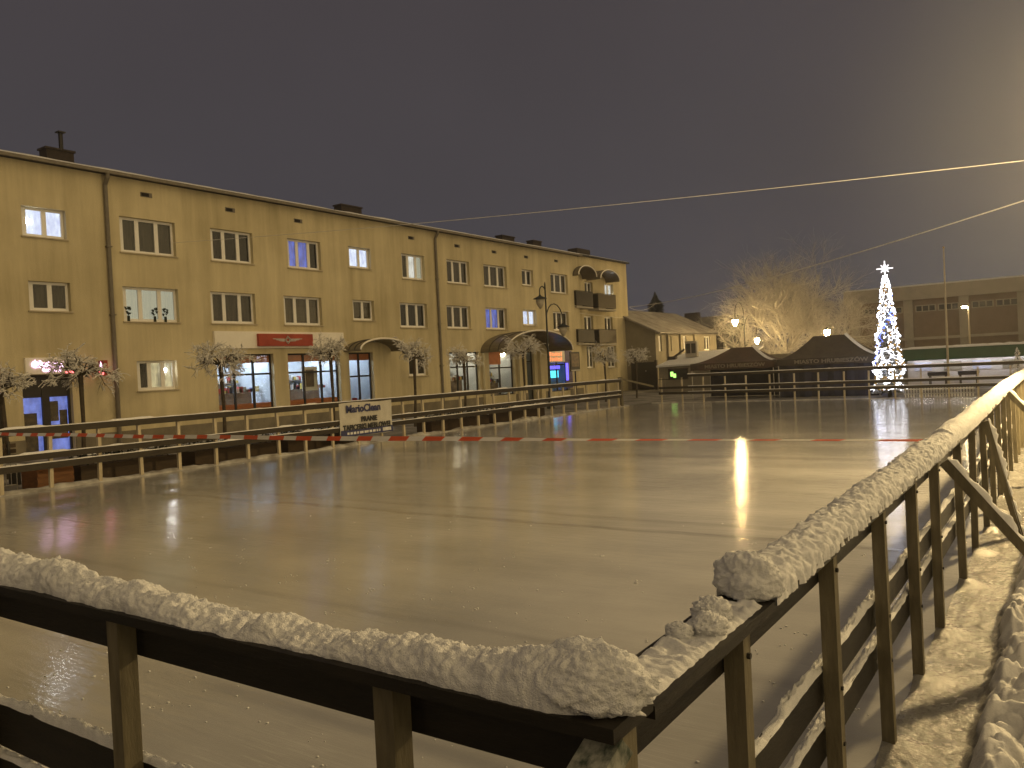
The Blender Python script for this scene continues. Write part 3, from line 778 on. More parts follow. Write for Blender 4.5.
def window(par, X, y0, y1, z0, z1, n, style, label=None, widths=None, sill=True, bulb=None, styles=None, dp=.27):
    xi, xo = X - dp, X - dp + .07; fwid = .10
    mb = MB(); sh = .15
    mb.boxc(xi, xo, y0, y0 + fwid + sh, z0, z1); mb.boxc(xi, xo, y1 - fwid, y1, z0, z1)
    ya0 = y0 + sh
    mb.boxc(xi, xo, ya0 + fwid, y1 - fwid, z0, z0 + fwid + .03); mb.boxc(xi, xo, ya0 + fwid, y1 - fwid, z1 - fwid, z1)
    ws = widths or [1] * n; tot = sum(ws); acc = 0; edges = [ya0]
    for q in ws: acc += q; edges.append(ya0 + (y1 - ya0) * acc / tot)
    for i in range(1, n):
        mb.boxc(xi + .002, xo + .008, edges[i] - .09, edges[i] + .09, z0 + fwid + .03, z1 - fwid)
    f = mb.build('window', M['white_pvc'], par)
    if label: f['label'] = label
    MB().boxc(xi + .025, xi + .035, ya0 + .02, y1 - .02, z0 + .02, z1 - .02).build('pane', M['glass'], f)
    if sill:
        MB().boxc(X - dp - .01, X + .07, y0 - .06, y1 + .06, z0 - .05, z0 - .002).build('sill', M['sill'], f)
    sts = styles or [style] * n
    for i in range(n):
        if i and sts[i] == sts[i - 1]: continue
        j = i
        while j + 1 < n and sts[j + 1] == sts[i]: j += 1
        a = edges[i] - (.06 if i == 0 else 0); b_ = edges[j + 1] + (.12 if j == n - 1 else 0)
        rows = []; m_ = 24
        for zz in (z0 - .2, z1 + .2):
            rows.append([(xi - .045 - .02 * math.sin(k * 1.9 + y0), a + (b_ - a) * k / m_, zz) for k in range(m_ + 1)])
        MB().grid(rows).build('curtain', M[sts[i]], f, smooth=True)
    if bulb:
        MB().ball((xi - .012, bulb[0], bulb[1]), .09, 10, 8, (.1, 1, 1)).build('room_lamp', M['bulb_room'], f)
    return f
main = thing('apartment_building', 'long three storey ochre apartment block with shops along the street', 'building', (FX, 36, 0))
ZR = 11.20
def zrow(a): return a
k2 = FX / -31.0
def zz(z175): # heights were read with the eye at 1.75 on the plane x=-31; carry them to this plane
    return EYE + (z175 - 1.75) * k2
def ff(y): return y * k2
wins2 = [(22, 62, 2, 'lit_blue_white'), (120, 171.5, 3, 'curtain_dark'), (210.7, 249, 3, 'curtain_black'), (287.5, 317, 3, None), (348.5, 367, 2, 'lit_blue_white'), (401.5, 421, 3, None), (446.5, 466, 3, 'curtain_dark'), (483.3, 503.3, 3, 'curtain_dark'), (521.4, 530, 2, 'curtain_black'), (550, 564.5, 3, 'curtain_dark')]
wins1 = [(29.5, 67, 2, 'curtain_dark'), (123.5, 175, 3, 'curtain_pale'), (211, 252, 3, 'curtain_dark'), (284, 318.5, 3, 'curtain_blind'), (353, 371, 2, 'curtain_blind'), (400, 424, 3, 'curtain_black'), (446.8, 467.5, 3, 'curtain_dark'), (485.7, 504, 3, None), (523, 533.5, 2, 'lit_blue_white'), (553, 566, 3, 'curtain_dark')]
holes = []; jobs = []
for row, (zlo, zhi, zsm, ymid) in ((wins2, (7.22, 8.65, 7.54, 0)), (wins1, (4.45, 5.85, 4.77, 1))):
    for idx, (xa, xb, n, stl) in enumerate(row):
        ypx = {0: 238 + .08 * (xa - 150), 1: 307 + .018 * (xa - 150)}[ymid]
        a = FY(xa, ypx); b_ = FY(xb, ypx)
        # the far reveal shows on the right, so the opening runs a little past the frame seen
        z0 = zz(zsm if n == 2 else zlo); z1 = zz(zhi)
        if row is wins2 and idx == 0: z0, z1 = zz(7.47), zz(8.56)
        b_ += .07 + .006 * a
        holes.append((a, b_, z0, z1)); jobs.append((a, b_, z0, z1, n, stl, ymid, idx))
gf_w = [(137, 175, 1.65, 2.86, 3, 'lit_warm'), (409, 427, 1.68, 2.96, 2, 'curtain_dark')]
for xa, xb, a_, c_, n, stl in gf_w:
    a = FY(xa, 370); b_ = FY(xb, 370) + .1; holes.append((a, b_, zz(a_), zz(c_))); jobs.append((a, b_, zz(a_), zz(c_), n, stl, 2, xa))
shops = {}
for nm, xa, xb, z0, z1 in (('bank', 23, 73, -.9, 2.42), ('cafe_left', 218, 275, .50, 3.07), ('cafe_mid', 289, 341, .50, 3.07), ('cafe_door', 350, 374, -.6, 3.07), ('warm', 450, 480, .45, 3.0), ('arch_a', 489, 515, .1, 2.95), ('arch_b', 527, 535, -.6, 2.95), ('blue', 549, 569.5, .0, 3.05), ('edge', -8, 4, -.9, 2.42)):
    ym = {'bank': 400, 'cafe_left': 385, 'cafe_mid': 380, 'cafe_door': 377, 'edge': 400}.get(nm, 372)
    a, b_ = FY(xa, ym), FY(xb, ym); h = (a, b_, max(.08, zz(z0)), zz(z1)); shops[nm] = h; holes.append(h)
mb = MB(); FY0, FY1 = 4.0, FY(577, 256)
wall_holes(mb, FX, FY0, FY1, -.06, ZR, holes, .32)
mb.quad((FX, FY1, -.06), (FX - 12, FY1, -.06), (FX - 12, FY1, ZR), (FX, FY1, ZR)); mb.quad((FX, FY0, -.06), (FX, FY0, ZR), (FX - 12, FY0, ZR), (FX - 12, FY0, -.06))
mb.quad((FX - 12, FY0, -.06), (FX - 12, FY0, ZR), (FX - 12, FY1, ZR), (FX - 12, FY1, -.06))
mb.build('wall', M['plaster'], main)
MB().quad((FX - .1, FY0 + .05, ZR - .05), (FX - 11.9, FY0 + .05, ZR - .05), (FX - 11.9, FY1 - .05, ZR - .05), (FX - .1, FY1 - .05, ZR - .05)).build('ceiling', M['curtain_black'], main)
for a, b_, z0, z1, n, stl, rw, idx in jobs:
    kw = {}
    if rw == 0 and idx == 0: kw = dict(bulb=(a + .35, z0 + .62), label='window lit cool white on the top floor, leftmost')
    if rw == 0 and idx == 3: kw = dict(styles=['lit_blue', 'lit_blue', 'curtain_black'], label='window glowing dim blue'); stl = 'x'
    if rw == 0 and idx == 4: kw = dict(label='small window lit cool white')
    if rw == 0 and idx == 5: kw = dict(styles=['curtain_dark', 'lit_white', 'curtain_pale']); stl = 'x'
    if rw == 1 and idx == 1: kw = dict(label='window with pale lit curtains and plants on the sill')
    if rw == 1 and idx == 7: kw = dict(styles=['lit_blue', 'lit_blue', 'curtain_dark'], label='window with one blue lit sash'); stl = 'x'
    if rw == 1 and idx == 8: kw = dict(label='small lit window above the arched canopy')
    if rw == 2 and n == 3: kw = dict(styles=['curtain_dark', 'lit_warm', 'lit_warm'], bulb=(b_ - .42, z0 + .85), label='ground floor window lit warm')
    if n == 3: kw['widths'] = [.8, 1, .9]
    f = window(main, FX, a, b_, z0, z1, n, stl, **kw)
    if rw == 1 and idx == 1:
        mb = MB()
        for j, yy in enumerate((a + .3, a + 1.5, a + 2.0)):
            for q in range(14):
                p = Vector((FX - .19, yy + rnd.uniform(-.12, .12), z0 + .25 + rnd.uniform(0, .3))); mb.add([p, p + Vector((0, .07, .09)), p + Vector((.01, -.06, .1))], [(0, 1, 2)])
            mb.boxc(FX - .195, FX - .15, yy - .05, yy + .05, z0 + .0, z0 + .26)
        mb.build('pot_plants', M['needles'], f)

# shop fronts: frame, glass and a lit room behind
def shop(nm, n, tube, back_style=None, band=False, transom=.36, goods=True, door=False, label=None, depth=3.0):
    a, b_, z0, z1 = shops[nm]; X = FX
    xi, xo = X - .30, X - .22; t = .075
    mb = MB()
    mb.boxc(xi, xo, a, a + t, z0, z1); mb.boxc(xi, xo, b_ - t, b_, z0, z1); mb.boxc(xi, xo, a + t, b_ - t, z0, z0 + t); mb.boxc(xi, xo, a + t, b_ - t, z1 - t, z1)
    for i in range(1, n):
        y = a + (b_ - a) * i / n; mb.boxc(xi + .002, xo + .01, y - t * .7, y + t * .7, z0 + t, z1 - t)
    if transom:
        z = z1 - (z1 - z0) * transom
        for i in range(n): mb.boxc(xi + .004, xo + .004, a + (b_ - a) * i / n + t, a + (b_ - a) * (i + 1) / n - t, z - .045, z + .045)
    f = mb.build('shop_door' if door else 'shop_window', M['dark_metal'], main)
    if label: f['label'] = label
    MB().boxc(X - .262, X - .256, a + .01, b_ - .01, z0 + .01, z1 - .01).build('pane', M['glass'], f)
    if band:
        mb = MB(); mb.boxc(X - .275, X - .268, a + t, b_ - t, z1 - .42, z1 - t)
        if not door: mb.boxc(X - .275, X - .268, a + t, b_ - t, z0 + t, z0 + .33)
        mb.build('orange_film', M['orange_band'], f)
    # room
    x1 = X - .34; x2 = X - .34 - depth; m0, m1 = a - .25, b_ + .25
    mb = MB()
    mb.quad((x2, m0, z0), (x2, m1, z0), (x2, m1, z1 + .2), (x2, m0, z1 + .2)); mb.quad((x1, m0, z0), (x2, m0, z0), (x2, m0, z1 + .2), (x1, m0, z1 + .2))
    mb.quad((x1, m1, z0), (x1, m1, z1 + .2), (x2, m1, z1 + .2), (x2, m1, z0)); mb.quad((x1, m0, z0), (x1, m1, z0), (x2, m1, z0), (x2, m0, z0)); mb.quad((x1, m0, z1 + .2), (x2, m0, z1 + .2), (x2, m1, z1 + .2), (x1, m1, z1 + .2))
    rm = mb.build('shop_room', M[back_style or 'shop_wall'], main)
    w_ = m1 - m0
    for q in range(max(1, int(w_ / 1.2))):
        yy = m0 + (q + .5) * w_ / max(1, int(w_ / 1.2))
        MB().boxc(x2 + .7, x1 - .5, yy - .09, yy + .09, z1 + .06, z1 + .12).build('ceiling_lamp', M[tube], rm)
    if goods:
        mb = MB(); yy = m0 + .15
        for zz_ in (z0 + .45, z0 + .9, z0 + 1.35): mb.boxc(x2 + .02, x2 + .4, m0 + .1, m1 - .1, zz_ - .03, zz_)
        mb.boxc(x1 - 1.3, x1 - .8, m0 + .3, m1 - .8, z0 + .02, z0 + .85)
        mb.build('shelving', M['shelf'], rm)
        for gi in range(len(GOODS)):
            mb = MB()
            for zz_ in (z0 + .45, z0 + .9, z0 + 1.35, z0 + .85):
                yy = m0 + .2 + rnd.uniform(0, .3)
                while yy < m1 - .3:
                    hh = rnd.uniform(.12, .34); ww = rnd.uniform(.08, .25)
                    if rnd.random() < .55:
                        xx = x2 + .1 if zz_ != z0 + .85 else x1 - 1.2
                        mb.boxc(xx, xx + .2, yy, yy + ww, zz_ + .002, zz_ + hh)
                    yy += ww + rnd.uniform(.15, .6)
            if mb.v: kindof(mb.build('goods', GOODS[gi], rm), 'stuff') if False else mb.build('goods', GOODS[gi], rm)
    return f
shop('cafe_left', 3, 'shop_tube', band=True, label='three pane shop window lit bluish, orange film at its top and bottom, under the cream sign')
shop('cafe_mid', 3, 'shop_tube', band=True, label='three pane shop window lit bluish, with a framed poster inside')
shop('cafe_door', 2, 'shop_tube', band=True, door=True, label='glazed shop door under the small arched canopy')
shop('warm', 3, 'shop_tube_warm', label='warm lit shop window behind a street tree', depth=2.5)
shop('arch_a', 2, 'shop_tube_warm', depth=2.0, label='shop window under the large arched canopy')
shop('arch_b', 1, 'shop_tube_warm', depth=1.2, transom=.2, door=True, label='dim shop door under the large arched canopy')
shop('blue', 2, 'shop_tube_blue', depth=1.0, goods=False, label='shop front glowing blue and violet')
a, b_, z0, z1 = shops['cafe_mid']; mb = MB().boxc(FX - .50, FX - .46, a + 1.25, a + 2.3, z0 + .75, z0 + 2.0); f = mb.build('poster', M['panel_cream'], main)
MB().boxc(FX - .455, FX - .45, a + 1.5, a + 2.05, z0 + .95, z0 + 1.85).build('picture', M['poster'], f)
a, b_, z0, z1 = shops['blue']
MB().boxc(FX - .5, FX - .47, a + .5, b_ - .9, z0 + 1.05, z0 + 1.6).build('display_screen', M['neon_cyan'], main)
# shop on the far left: dark upper glass, blue lit lower panes with posters
for nm in ('bank', 'edge'):
    a, b_, z0, z1 = shops[nm]; mb = MB(); n = 2; t = .12
    mb.boxc(FX - .30, FX - .2, a, a + t * .6, z0, z1); mb.boxc(FX - .30, FX - .2, b_ - t * .6, b_, z0, z1); mb.boxc(FX - .298, FX - .202, (a + b_) / 2 - .14, (a + b_) / 2 + .14, z0, z1)
    mb.boxc(FX - .3, FX - .23, a, b_, z1 - .85, z1)
    f = mb.build('shop_window', M['dark_metal'], main); f['label'] = 'dark framed shop window with blue lit lower panes and posters'
    MB().boxc(FX - .262, FX - .256, a + .01, b_ - .01, z0 + .01, z1 - .86).build('pane', M['glass'], f)
    MB().boxc(FX - .5, FX - .46, a - .1, b_ + .1, z0, z1 - .86).build('lit_backing', M['lit_tv'], f)
    mb = MB()
    w_ = b_ - a
    for (u0, u1, v0, v1) in ((.02, .36, .02, .72), (.60, .80, .55, .92), (.82, .98, .42, .75), (.62, .98, .22, .48)):
        mb.boxc(FX - .44, FX - .43, a + w_ * u0, a + w_ * u1, z0 + (z1 - .86 - z0) * v0, z0 + (z1 - .86 - z0) * v1)
    mb.build('posters', M['poster'], f)

y = FY0
for a, b_ in sorted((h[0], h[1]) for h in holes if h[2] < .9) + [(FY1, FY1)]:
    if a - .3 > y: MB().boxc(FX + .002, FX + .05, y, a - .02, -.05, .62).build('plinth', M['plinth'], main)
    y = max(y, b_ + .02)
# roof, gutter, chimneys, vents, pipes
MB().boxc(FX - 12.3, FX + .30, FY0 - .3, FY1 + .15, ZR, ZR + .12).build('roof', M['roof'], main)
rf = [c for c in main.children if c.name.startswith('roof')][0]
mb = MB(); mb.boxc(FX + .30, FX + .42, FY0 - .3, FY1 + .15, ZR - .02, ZR + .10); mb.build('gutter', M['gutter'], rf)
rows = []
y = FY0 - .3
while y <= FY1 + .1:
    h = .10 + .05 * N3(y * .5, 2, 2); rows.append([(FX + .36, y, ZR + .122), (FX + .25, y, ZR + .13 + h * .7), (FX - 4, y, ZR + .13 + h), (FX - 12, y, ZR + .3)]); y += .4
MB().grid(rows).build('roof_snow', M['snow_far'], rf, smooth=True)
k35 = 1.0
for (xa, xb, yt, ybm, pipes) in ((41, 73, 141, 152, 1), (336, 361, 200, 207, 0), (497, 514, 231.5, 237, 0), (528, 541, 236.5, 241, 0)):
    X = FX - 1.6; p0 = on_x(xa + 5, yt, X); p1 = on_x(xb, yt, X); zt_ = (p0.z + p1.z) / 2 - .32
    ch = MB().boxc(X - .6, X, p0.y, p1.y, ZR + .14, zt_ - .08).boxc(X - .65, X + .05, p0.y - .06, p1.y + .06, zt_ - .08, zt_).build('chimney', M['brick'], rf)
    if pipes:
        MB().tube([(X - .3, p0.y + .75, zt_), (X - .3, p0.y + .75, zt_ + .75)], .09, 8).boxc(X - .45, X - .15, p0.y + .6, p0.y + .9, zt_ + .75, zt_ + .80).build('flue', M['dark_metal'], ch)
for x, y in ((146, 195), (230, 210), (298, 221), (411, 238), (457, 246), (494, 252), (526, 257), (556, 261)):
    p = on_x(x, y, FX); f = MB().boxc(FX, FX + .02, p.y - .27, p.y + .27, p.z - .10, p.z + .10).build('vent', M['gutter'], main)
    MB().boxc(FX + .021, FX + .03, p.y - .23, p.y + .12, p.z - .07, p.z + .07).build('opening', M['curtain_black'], f)
for x, y, s_ in ((103, 172, 1), (433.5, 230, 1)):
    p = on_x(x, y, FX); mb = MB().tube([(FX + .34, p.y, ZR), (FX + .30, p.y, ZR - .18), (FX + .1, p.y, ZR - .45), (FX + .1, p.y, .0)], .085, 10)
    for z in (2.8, 5.4, 8.2): mb.boxc(FX, FX + .2, p.y - .11, p.y + .11, z, z + .05)
    mb.build('downpipe', M['gutter'], main)
# arched canopies over the shop entrances
def barrel(par, X, y0, y1, zb, zt_, proj, mat_, name='canopy', drop=0.0):
    n = 20; c = (y0 + y1) / 2; hw = (y1 - y0) / 2; h = zt_ - zb; rows = []
    for (xx, lift) in ((X, 0), (X + proj, -drop)):
        rows.append([(xx, c - hw * math.cos(math.pi * k / n), zb + h * math.sin(math.pi * k / n) + lift) for k in range(n + 1)])
    rows2 = [[(p[0], p[1], p[2] - .06) for p in r] for r in rows]
    mb = MB().grid(rows).grid([r[::-1] for r in rows2])
    mb.add(rows[1] + rows2[1], [(k, k + 1, n + 1 + k + 1, n + 1 + k) for k in range(n)])
    f = mb.build(name, mat_, par, smooth=False)
    rim = MB().tube([(X + proj + .02, p[1], p[2] + .02) for p in rows[1]], .05, 6); rim.build('rim', M['panel_cream'], f)
    rib = MB()
    for t in (.33, .66): rib.tube([(X + proj * t, c - hw * math.cos(math.pi * k / n), zb + h * math.sin(math.pi * k / n) + .02) for k in range(n + 1)], .025, 5)
    rib.build('rib', M['dark_metal'], f)
    return f
ya_, yb2 = FY(475, 352), FY(546, 352)
barrel(main, FX, ya_ + .6, yb2 + 0.2, zz(2.97), zz(4.25), 2.2, M['canopy'])
barrel(main, FX, FY(346, 350) - .2, FY(398, 350) - .6, zz(3.15), zz(3.72), 1.3, M['canopy'])
# piers between the arched shop fronts
for x in (484, 519, 540):
    y = FY(x, 370); MB().boxc(FX, FX + .25, y - .28, y + .28, 0, zz(2.97)).build('pier', M['plaster'], main)

# end block with balconies, set back a little
EXX = FX - .8
def EY(x, y): return on_x(x, y, EXX).y
endb = thing('apartment_building', 'ochre end block with balconies and curved canopies at the far end of the street', 'building', (EXX, 62, 0))
EY0, EY1 = FY1 + .001, EY(627.5, 300)
h2 = []; jobs = []
for x0, x1, yt, yb3 in ((585, 592.5, 282, 306), (605, 613, 284, 308), (584.5, 593, 316, 340), (605, 612.5, 317, 341), (587, 594, 345.5, 368), (608, 616, 346, 367.5)):
    a = EY(x0, (yt + yb3) / 2); b_ = EY(x1, (yt + yb3) / 2) + .1; z1 = on_x((x0 + x1) / 2, yt, EXX).z; z0 = on_x((x0 + x1) / 2, yb3, EXX).z
    h2.append((a, b_, z0, z1)); jobs.append((a, b_, z0, z1))
mb = MB(); ZE = on_x(600, 259.5, EXX).z
wall_holes(mb, EXX, EY0, EY1, -.06, ZE, h2, .3)
mb.quad((EXX, EY1, -.06), (EXX - 11, EY1, -.06), (EXX - 11, EY1, ZE), (EXX, EY1, ZE)); mb.quad((EXX - 11, EY0, -.06), (EXX - 11, EY0, ZE), (EXX - 11, EY1, ZE), (EXX - 11, EY1, -.06))
mb.build('wall', M['plaster'], endb)
er = MB().boxc(EXX - 11.3, EXX + .25, EY0 + .16, EY1 + .2, ZE, ZE + .12).build('roof', M['roof'], endb)
rows = [[(EXX + .24, y, ZE + .122), (EXX + .05, y, ZE + .2), (EXX - 11, y, ZE + .3)] for y in (EY0 + .2, (EY0 + EY1) / 2, EY1 + .15)]
MB().grid(rows).build('roof_snow', M['snow_far'], er, smooth=True)
p0 = on_x(577, 250, EXX - 4); p1 = on_x(590, 250, EXX - 4)
MB().boxc(EXX - 5, EXX - 4, p0.y, p1.y, ZE + .13, on_x(586, 249.5, EXX - 4).z).build('chimney', M['brick'], er)
for i, (a, b_, z0, z1) in enumerate(jobs):
    window(endb, EXX, a, b_, z0, z1, 2, ['curtain_dark', 'lit_white', 'curtain_dark', 'curtain_dark', 'curtain_dark', 'curtain_dark'][i], sill=i > 3, bulb=((b_ - .25, z0 + 1.0) if i == 1 else None))
for i, (x0, x1, yt, yb3) in enumerate(((577.5, 596, 292, 306.5), (599.5, 619, 295, 309), (579.5, 597.5, 330, 343), (600.5, 619.5, 330, 343.5))):
    Xb = EXX + 1.0; a = on_x(x0 - 1, (yt + yb3) / 2, Xb).y; b_ = on_x(x1 - 3.0, (yt + yb3) / 2, Xb).y
    zt_ = on_x((x0 + x1) / 2, yt, Xb).z; zb3 = on_x((x0 + x1) / 2, yb3, Xb).z
    f = MB().boxc(EXX, Xb, a, b_, zb3 - .14, zb3).build('balcony', M['gym_trim'], endb)
    MB().boxc(Xb - .04, Xb, a, b_, zb3 + .06, zt_).boxc(EXX, Xb - .05, b_ - .04, b_, zb3 + .06, zt_).build('front_panel', M['balcony_mid'] if i % 2 else M['balcony_dark'], f)
    MB().boxc(EXX, Xb - .05, a, a + .04, zb3 + .06, zt_).build('side_panel', M['balcony_dark'], f)
    MB().tube([(EXX, a, zt_ + .04), (Xb, a, zt_ + .04), (Xb, b_, zt_ + .04), (EXX, b_, zt_ + .04)], .03, 6).build('handrail', M['dark_metal'], f)
    if i < 2:
        barrel(endb, EXX, a - .1, b_ + .15, zt_ + 1.25, zt_ + 2.05, 1.35, M['canopy'])

# ------------------------------------------------------------------ signs on the street front
a, b_ = FY(24, 366), FY(75, 366)
sg = thing('shop_sign', 'cream fascia sign with glowing pink neon lettering over the dark shop window', 'sign', (FX, (a + b_) / 2, 3.3))
MB().boxc(FX + .002, FX + .12, a, b_, zz(2.45), zz(3.05)).build('panel', M['panel_cream'], sg)
mb = MB(); zc = zz(2.80)
add_text(mb, 'Santander', .34, (FX + .14, a + .95, zc), (0, 1, 0), (0, 0, 1), bold=.012, fit=1.0)
add_text(mb, 'Consumer Bank', .18, (FX + .14, a + .95, zc - .22), (0, 1, 0), (0, 0, 1), bold=.006, fit=.7)
mb.build('lettering', M['neon_pink'], sg)
mb = MB()
mb.tube([(FX + .14, a + .34 + .1 * math.cos(t), zc + .1 * math.sin(t)) for t in [i * math.pi / 6 for i in range(13)]], .03, 6)
mb.add([(FX + .15, a + .30, zc - .04), (FX + .15, a + .38, zc - .04), (FX + .15, a + .34, zc + .2)], [(0, 1, 2)])
mb.build('flame_logo', M['neon_pink'], sg)
MB().boxc(FX + .121, FX + .13, a + 1.45, b_ - .06, zz(2.46), zz(2.53)).build('red_strip', M['neon_red'], sg)
p = on_x(98, 369, FX)
sg = thing('projecting_sign', 'small red and pink glowing sign sticking out of the wall by the left downpipe', 'sign', (FX, p.y, p.z))
MB().boxc(FX + .01, FX + .12, p.y - .03, p.y + .03, p.z - .05, p.z + .05).build('bracket', M['dark_metal'], sg)
MB().boxc(FX + .13, FX + .62, p.y - .07, p.y + .07, p.z - .33, p.z + .33).build('box', M['panel_red'], sg)
mb = MB()
for s_ in (-1, 1): mb.add([(FX + .2, p.y + s_ * .075, p.z - .25), (FX + .55, p.y + s_ * .075, p.z - .25), (FX + .58, p.y + s_ * .075, p.z - .05), (FX + .38, p.y + s_ * .075, p.z + .02), (FX + .2, p.y + s_ * .075, p.z - .08)], [(0, 1, 2, 3, 4)])
mb.build('glowing_base', M['neon_red'], sg)
mb = MB()
for s_ in (-1, 1): mb.add([(FX + .26, p.y + s_ * .078, p.z - .04), (FX + .5, p.y + s_ * .078, p.z - .04), (FX + .46, p.y + s_ * .078, p.z + .12), (FX + .36, p.y + s_ * .078, p.z + .30), (FX + .3, p.y + s_ * .078, p.z + .12)], [(0, 1, 2, 3, 4)])
mb.build('flame_logo', M['neon_pink'], sg)
a, b_ = FY(213, 340), FY(342, 340)
sg = thing('shop_sign', 'long cream fascia panel carrying a red board with a winged silver emblem', 'sign', (FX, (a + b_) / 2, 4.3))
MB().boxc(FX + .002, FX + .14, a, b_, zz(3.33), zz(4.10)).build('panel', M['panel_cream'], sg)
ra, rb = FY(255, 340), FY(309, 340)
MB().boxc(FX + .142, FX + .30, ra, rb, zz(3.42), zz(3.99)).build('red_board', M['panel_red'], sg)
mb = MB(); cy = (ra + rb) / 2 + .05; zc = (zz(3.42) + zz(3.99)) / 2
mb.tube([(FX + .32, cy + .2 * math.cos(t), zc + .19 * math.sin(t)) for t in [i * math.pi / 2 for i in range(5)]], .025, 6)
mb.tube([(FX + .32, cy + .1 * math.cos(t), zc + .1 * math.sin(t)) for t in [i * math.pi / 6 for i in range(13)]], .02, 6)
for s_ in (-1, 1):
    for r_ in range(3): mb.add([(FX + .31, cy + s_ * .2, zc + .06 - r_ * .05), (FX + .31, cy + s_ * (.95 - .2 * r_), zc + .07 - r_ * .05), (FX + .31, cy + s_ * (.9 - .2 * r_), zc + .035 - r_ * .05), (FX + .31, cy + s_ * .2, zc + .02 - r_ * .05)], [(0, 1, 2, 3)])
mb.build('winged_emblem', M['silver'], sg)
a, b_, z0, z1 = shops['blue']
sg = thing('shop_sign', 'pale board with orange lettering strokes above the blue shop front', 'sign', (FX, a + 1.2, z1))
MB().boxc(FX + .002, FX + .08, a - .1, b_ - .75, z1 - .95, z1 - .1).build('panel', M['panel_cream'], sg)
mb = MB()
for r_ in range(2):
    for i in range(7): mb.boxc(FX + .081, FX + .10, a + .1 + i * .27, a + .22 + i * .27, z1 - .50 + r_ * -.38 + .02, z1 - .50 + r_ * -.38 + .32 - .04 * (i % 3))
mb.build('lettering', M['neon_orange'], sg)
sg2 = thing('shop_sign', 'tall violet panel at the right edge of the blue shop front', 'sign', (FX, b_ - .3, z0))
MB().boxc(FX + .002, FX + .07, b_ - .72, b_ + .35, z0 + .2, z1 - .1).build('panel', M['panel_purple'], sg2)
MB().boxc(FX + .071, FX + .09, b_ - .66, b_ - .3, z0 + .8, z1 - 1.05).build('light_strip', M['neon_blue'], sg2)
sg3 = thing('neon_sign', 'row of blue neon letters inside the violet shop front', 'sign', (FX, a + 1, z0 + 1.6))
mb = MB()
for i in range(6): mb.boxc(FX - .2, FX - .17, a + .2 + i * .3, a + .38 + i * .3, z0 + 1.72, z0 + 1.98)
mb.build('letters', M['neon_blue'], sg3)
# orange board under the big canopy, round black projecting letters
p = on_x(492, 358, FX); sg = thing('shop_sign', 'small orange board beneath the large arched canopy', 'sign', (FX, p.y, p.z))
MB().boxc(FX + .002, FX + .06, p.y - .55, p.y + .9, p.z - .45, p.z + .45).build('panel', M['orange_band'], sg)
# info board on a post in front of the end block
ib = thing('notice_board', 'dark framed notice board on a post beside the violet shop front', 'sign', (-30.5, 55, 0))
p0 = on_x(570, 352, -30.5); p1 = on_x(580, 371, -30.5)
MB().boxc(-30.56, -30.48, p0.y, p1.y, p1.z, p0.z).build('board', M['dark_metal'], ib)
MB().boxc(-30.479, -30.47, p0.y + .15, p1.y - .15, p1.z + .35, p0.z - .12).build('poster', M['poster'], ib)
MB().boxc(-30.479, -30.465, p0.y + .05, p1.y - .05, p1.z + .03, p1.z + .12).build('ledge', M['silver'], ib)
MB().tube([(-30.52, (p0.y + p1.y) / 2, -.06), (-30.52, (p0.y + p1.y) / 2, p1.z)], .06, 8).build('post', M['dark_metal'], ib)

# ------------------------------------------------------------------ trees
def grow(mb, sm, rng, p, d, length, r, lvl, maxl, droop, spread, kids, n=4, snow_off=.5, rk=.6, smin=.010):
    segs = 3 if lvl < maxl else 2
    pts = [p.copy()]; q = p.copy(); dd = d.copy()
    for i in range(segs):
        dd = (dd + Vector((rng.uniform(-1, 1), rng.uniform(-1, 1), rng.uniform(-1, 1))) * .30 + Vector((0, 0, droop * (lvl + .3)))).normalized()
        q = q + dd * (length / segs); pts.append(q.copy())
    rr = [r * (1 - .55 * i / segs) for i in range(segs + 1)]
    mb.tube(pts, rr, n if lvl < 2 else 3, cap=False)
    if sm is not None and lvl >= 1 and rng.random() < .85 and abs(dd.z) < .9:
        sm.tube([v + Vector((0, 0, rr[i] * snow_off + .005)) for i, v in enumerate(pts)], [max(smin, x * rng.uniform(.8, 1.6)) for x in rr], 4, cap=False)
        if rng.random() < .16: sm.ball(pts[1] + Vector((0, 0, .015)), rng.uniform(.018, .04), 5, 4, (1.5, 1.2, .7))
    if lvl >= maxl: return
    for k in range(kids[lvl]):
        t = rng.uniform(.25, 1.0); i = min(segs - 1, int(t * segs)); b0_ = pts[i].lerp(pts[i + 1], t * segs - i)
        ax = dd.cross(Vector((rng.uniform(-1, 1), rng.uniform(-1, 1), rng.uniform(-1, 1)))).normalized()
        nd = (Matrix.Rotation(rng.uniform(.35, 1.0) * spread, 3, ax) @ dd).normalized()
        grow(mb, sm, rng, b0_, nd, length * rng.uniform(.45, .8), rr[i] * rk, lvl + 1, maxl, droop, spread, kids, n, snow_off, rk, smin)
def street_tree(base, hcrown, width, seed, label, snowy):
    rng = random.Random(seed); b0_ = Vector(base)
    t = thing('street_tree', label, 'tree', base, 'small pollarded trees along the pavement')
    top = b0_ + Vector((rng.uniform(-.08, .08), rng.uniform(-.08, .08), hcrown - .95))
    MB().tube([b0_ - Vector((0, 0, .06)), b0_.lerp(top, .5) + Vector((.03, .02, 0)), top], [.07, .06, .075], 8).build('trunk', M['bark'], t)
    mb = MB(); sm = MB()
    n = 11
    for i in range(n):
        a = 2 * math.pi * i / n + rng.uniform(-.25, .25); el = rng.uniform(.15, 1.0)
        d = Vector((math.cos(a) * math.cos(el), math.sin(a) * math.cos(el), math.sin(el)))
        grow(mb, sm, rng, top, d, width * rng.uniform(.26, .5), .034, 0, 3, -.03, 1.1, (5, 4, 4), 5)
    mb.build('crown', M['twig_dark'], t)
    sm.build('snow', M['twig_snow'], t)
    return t
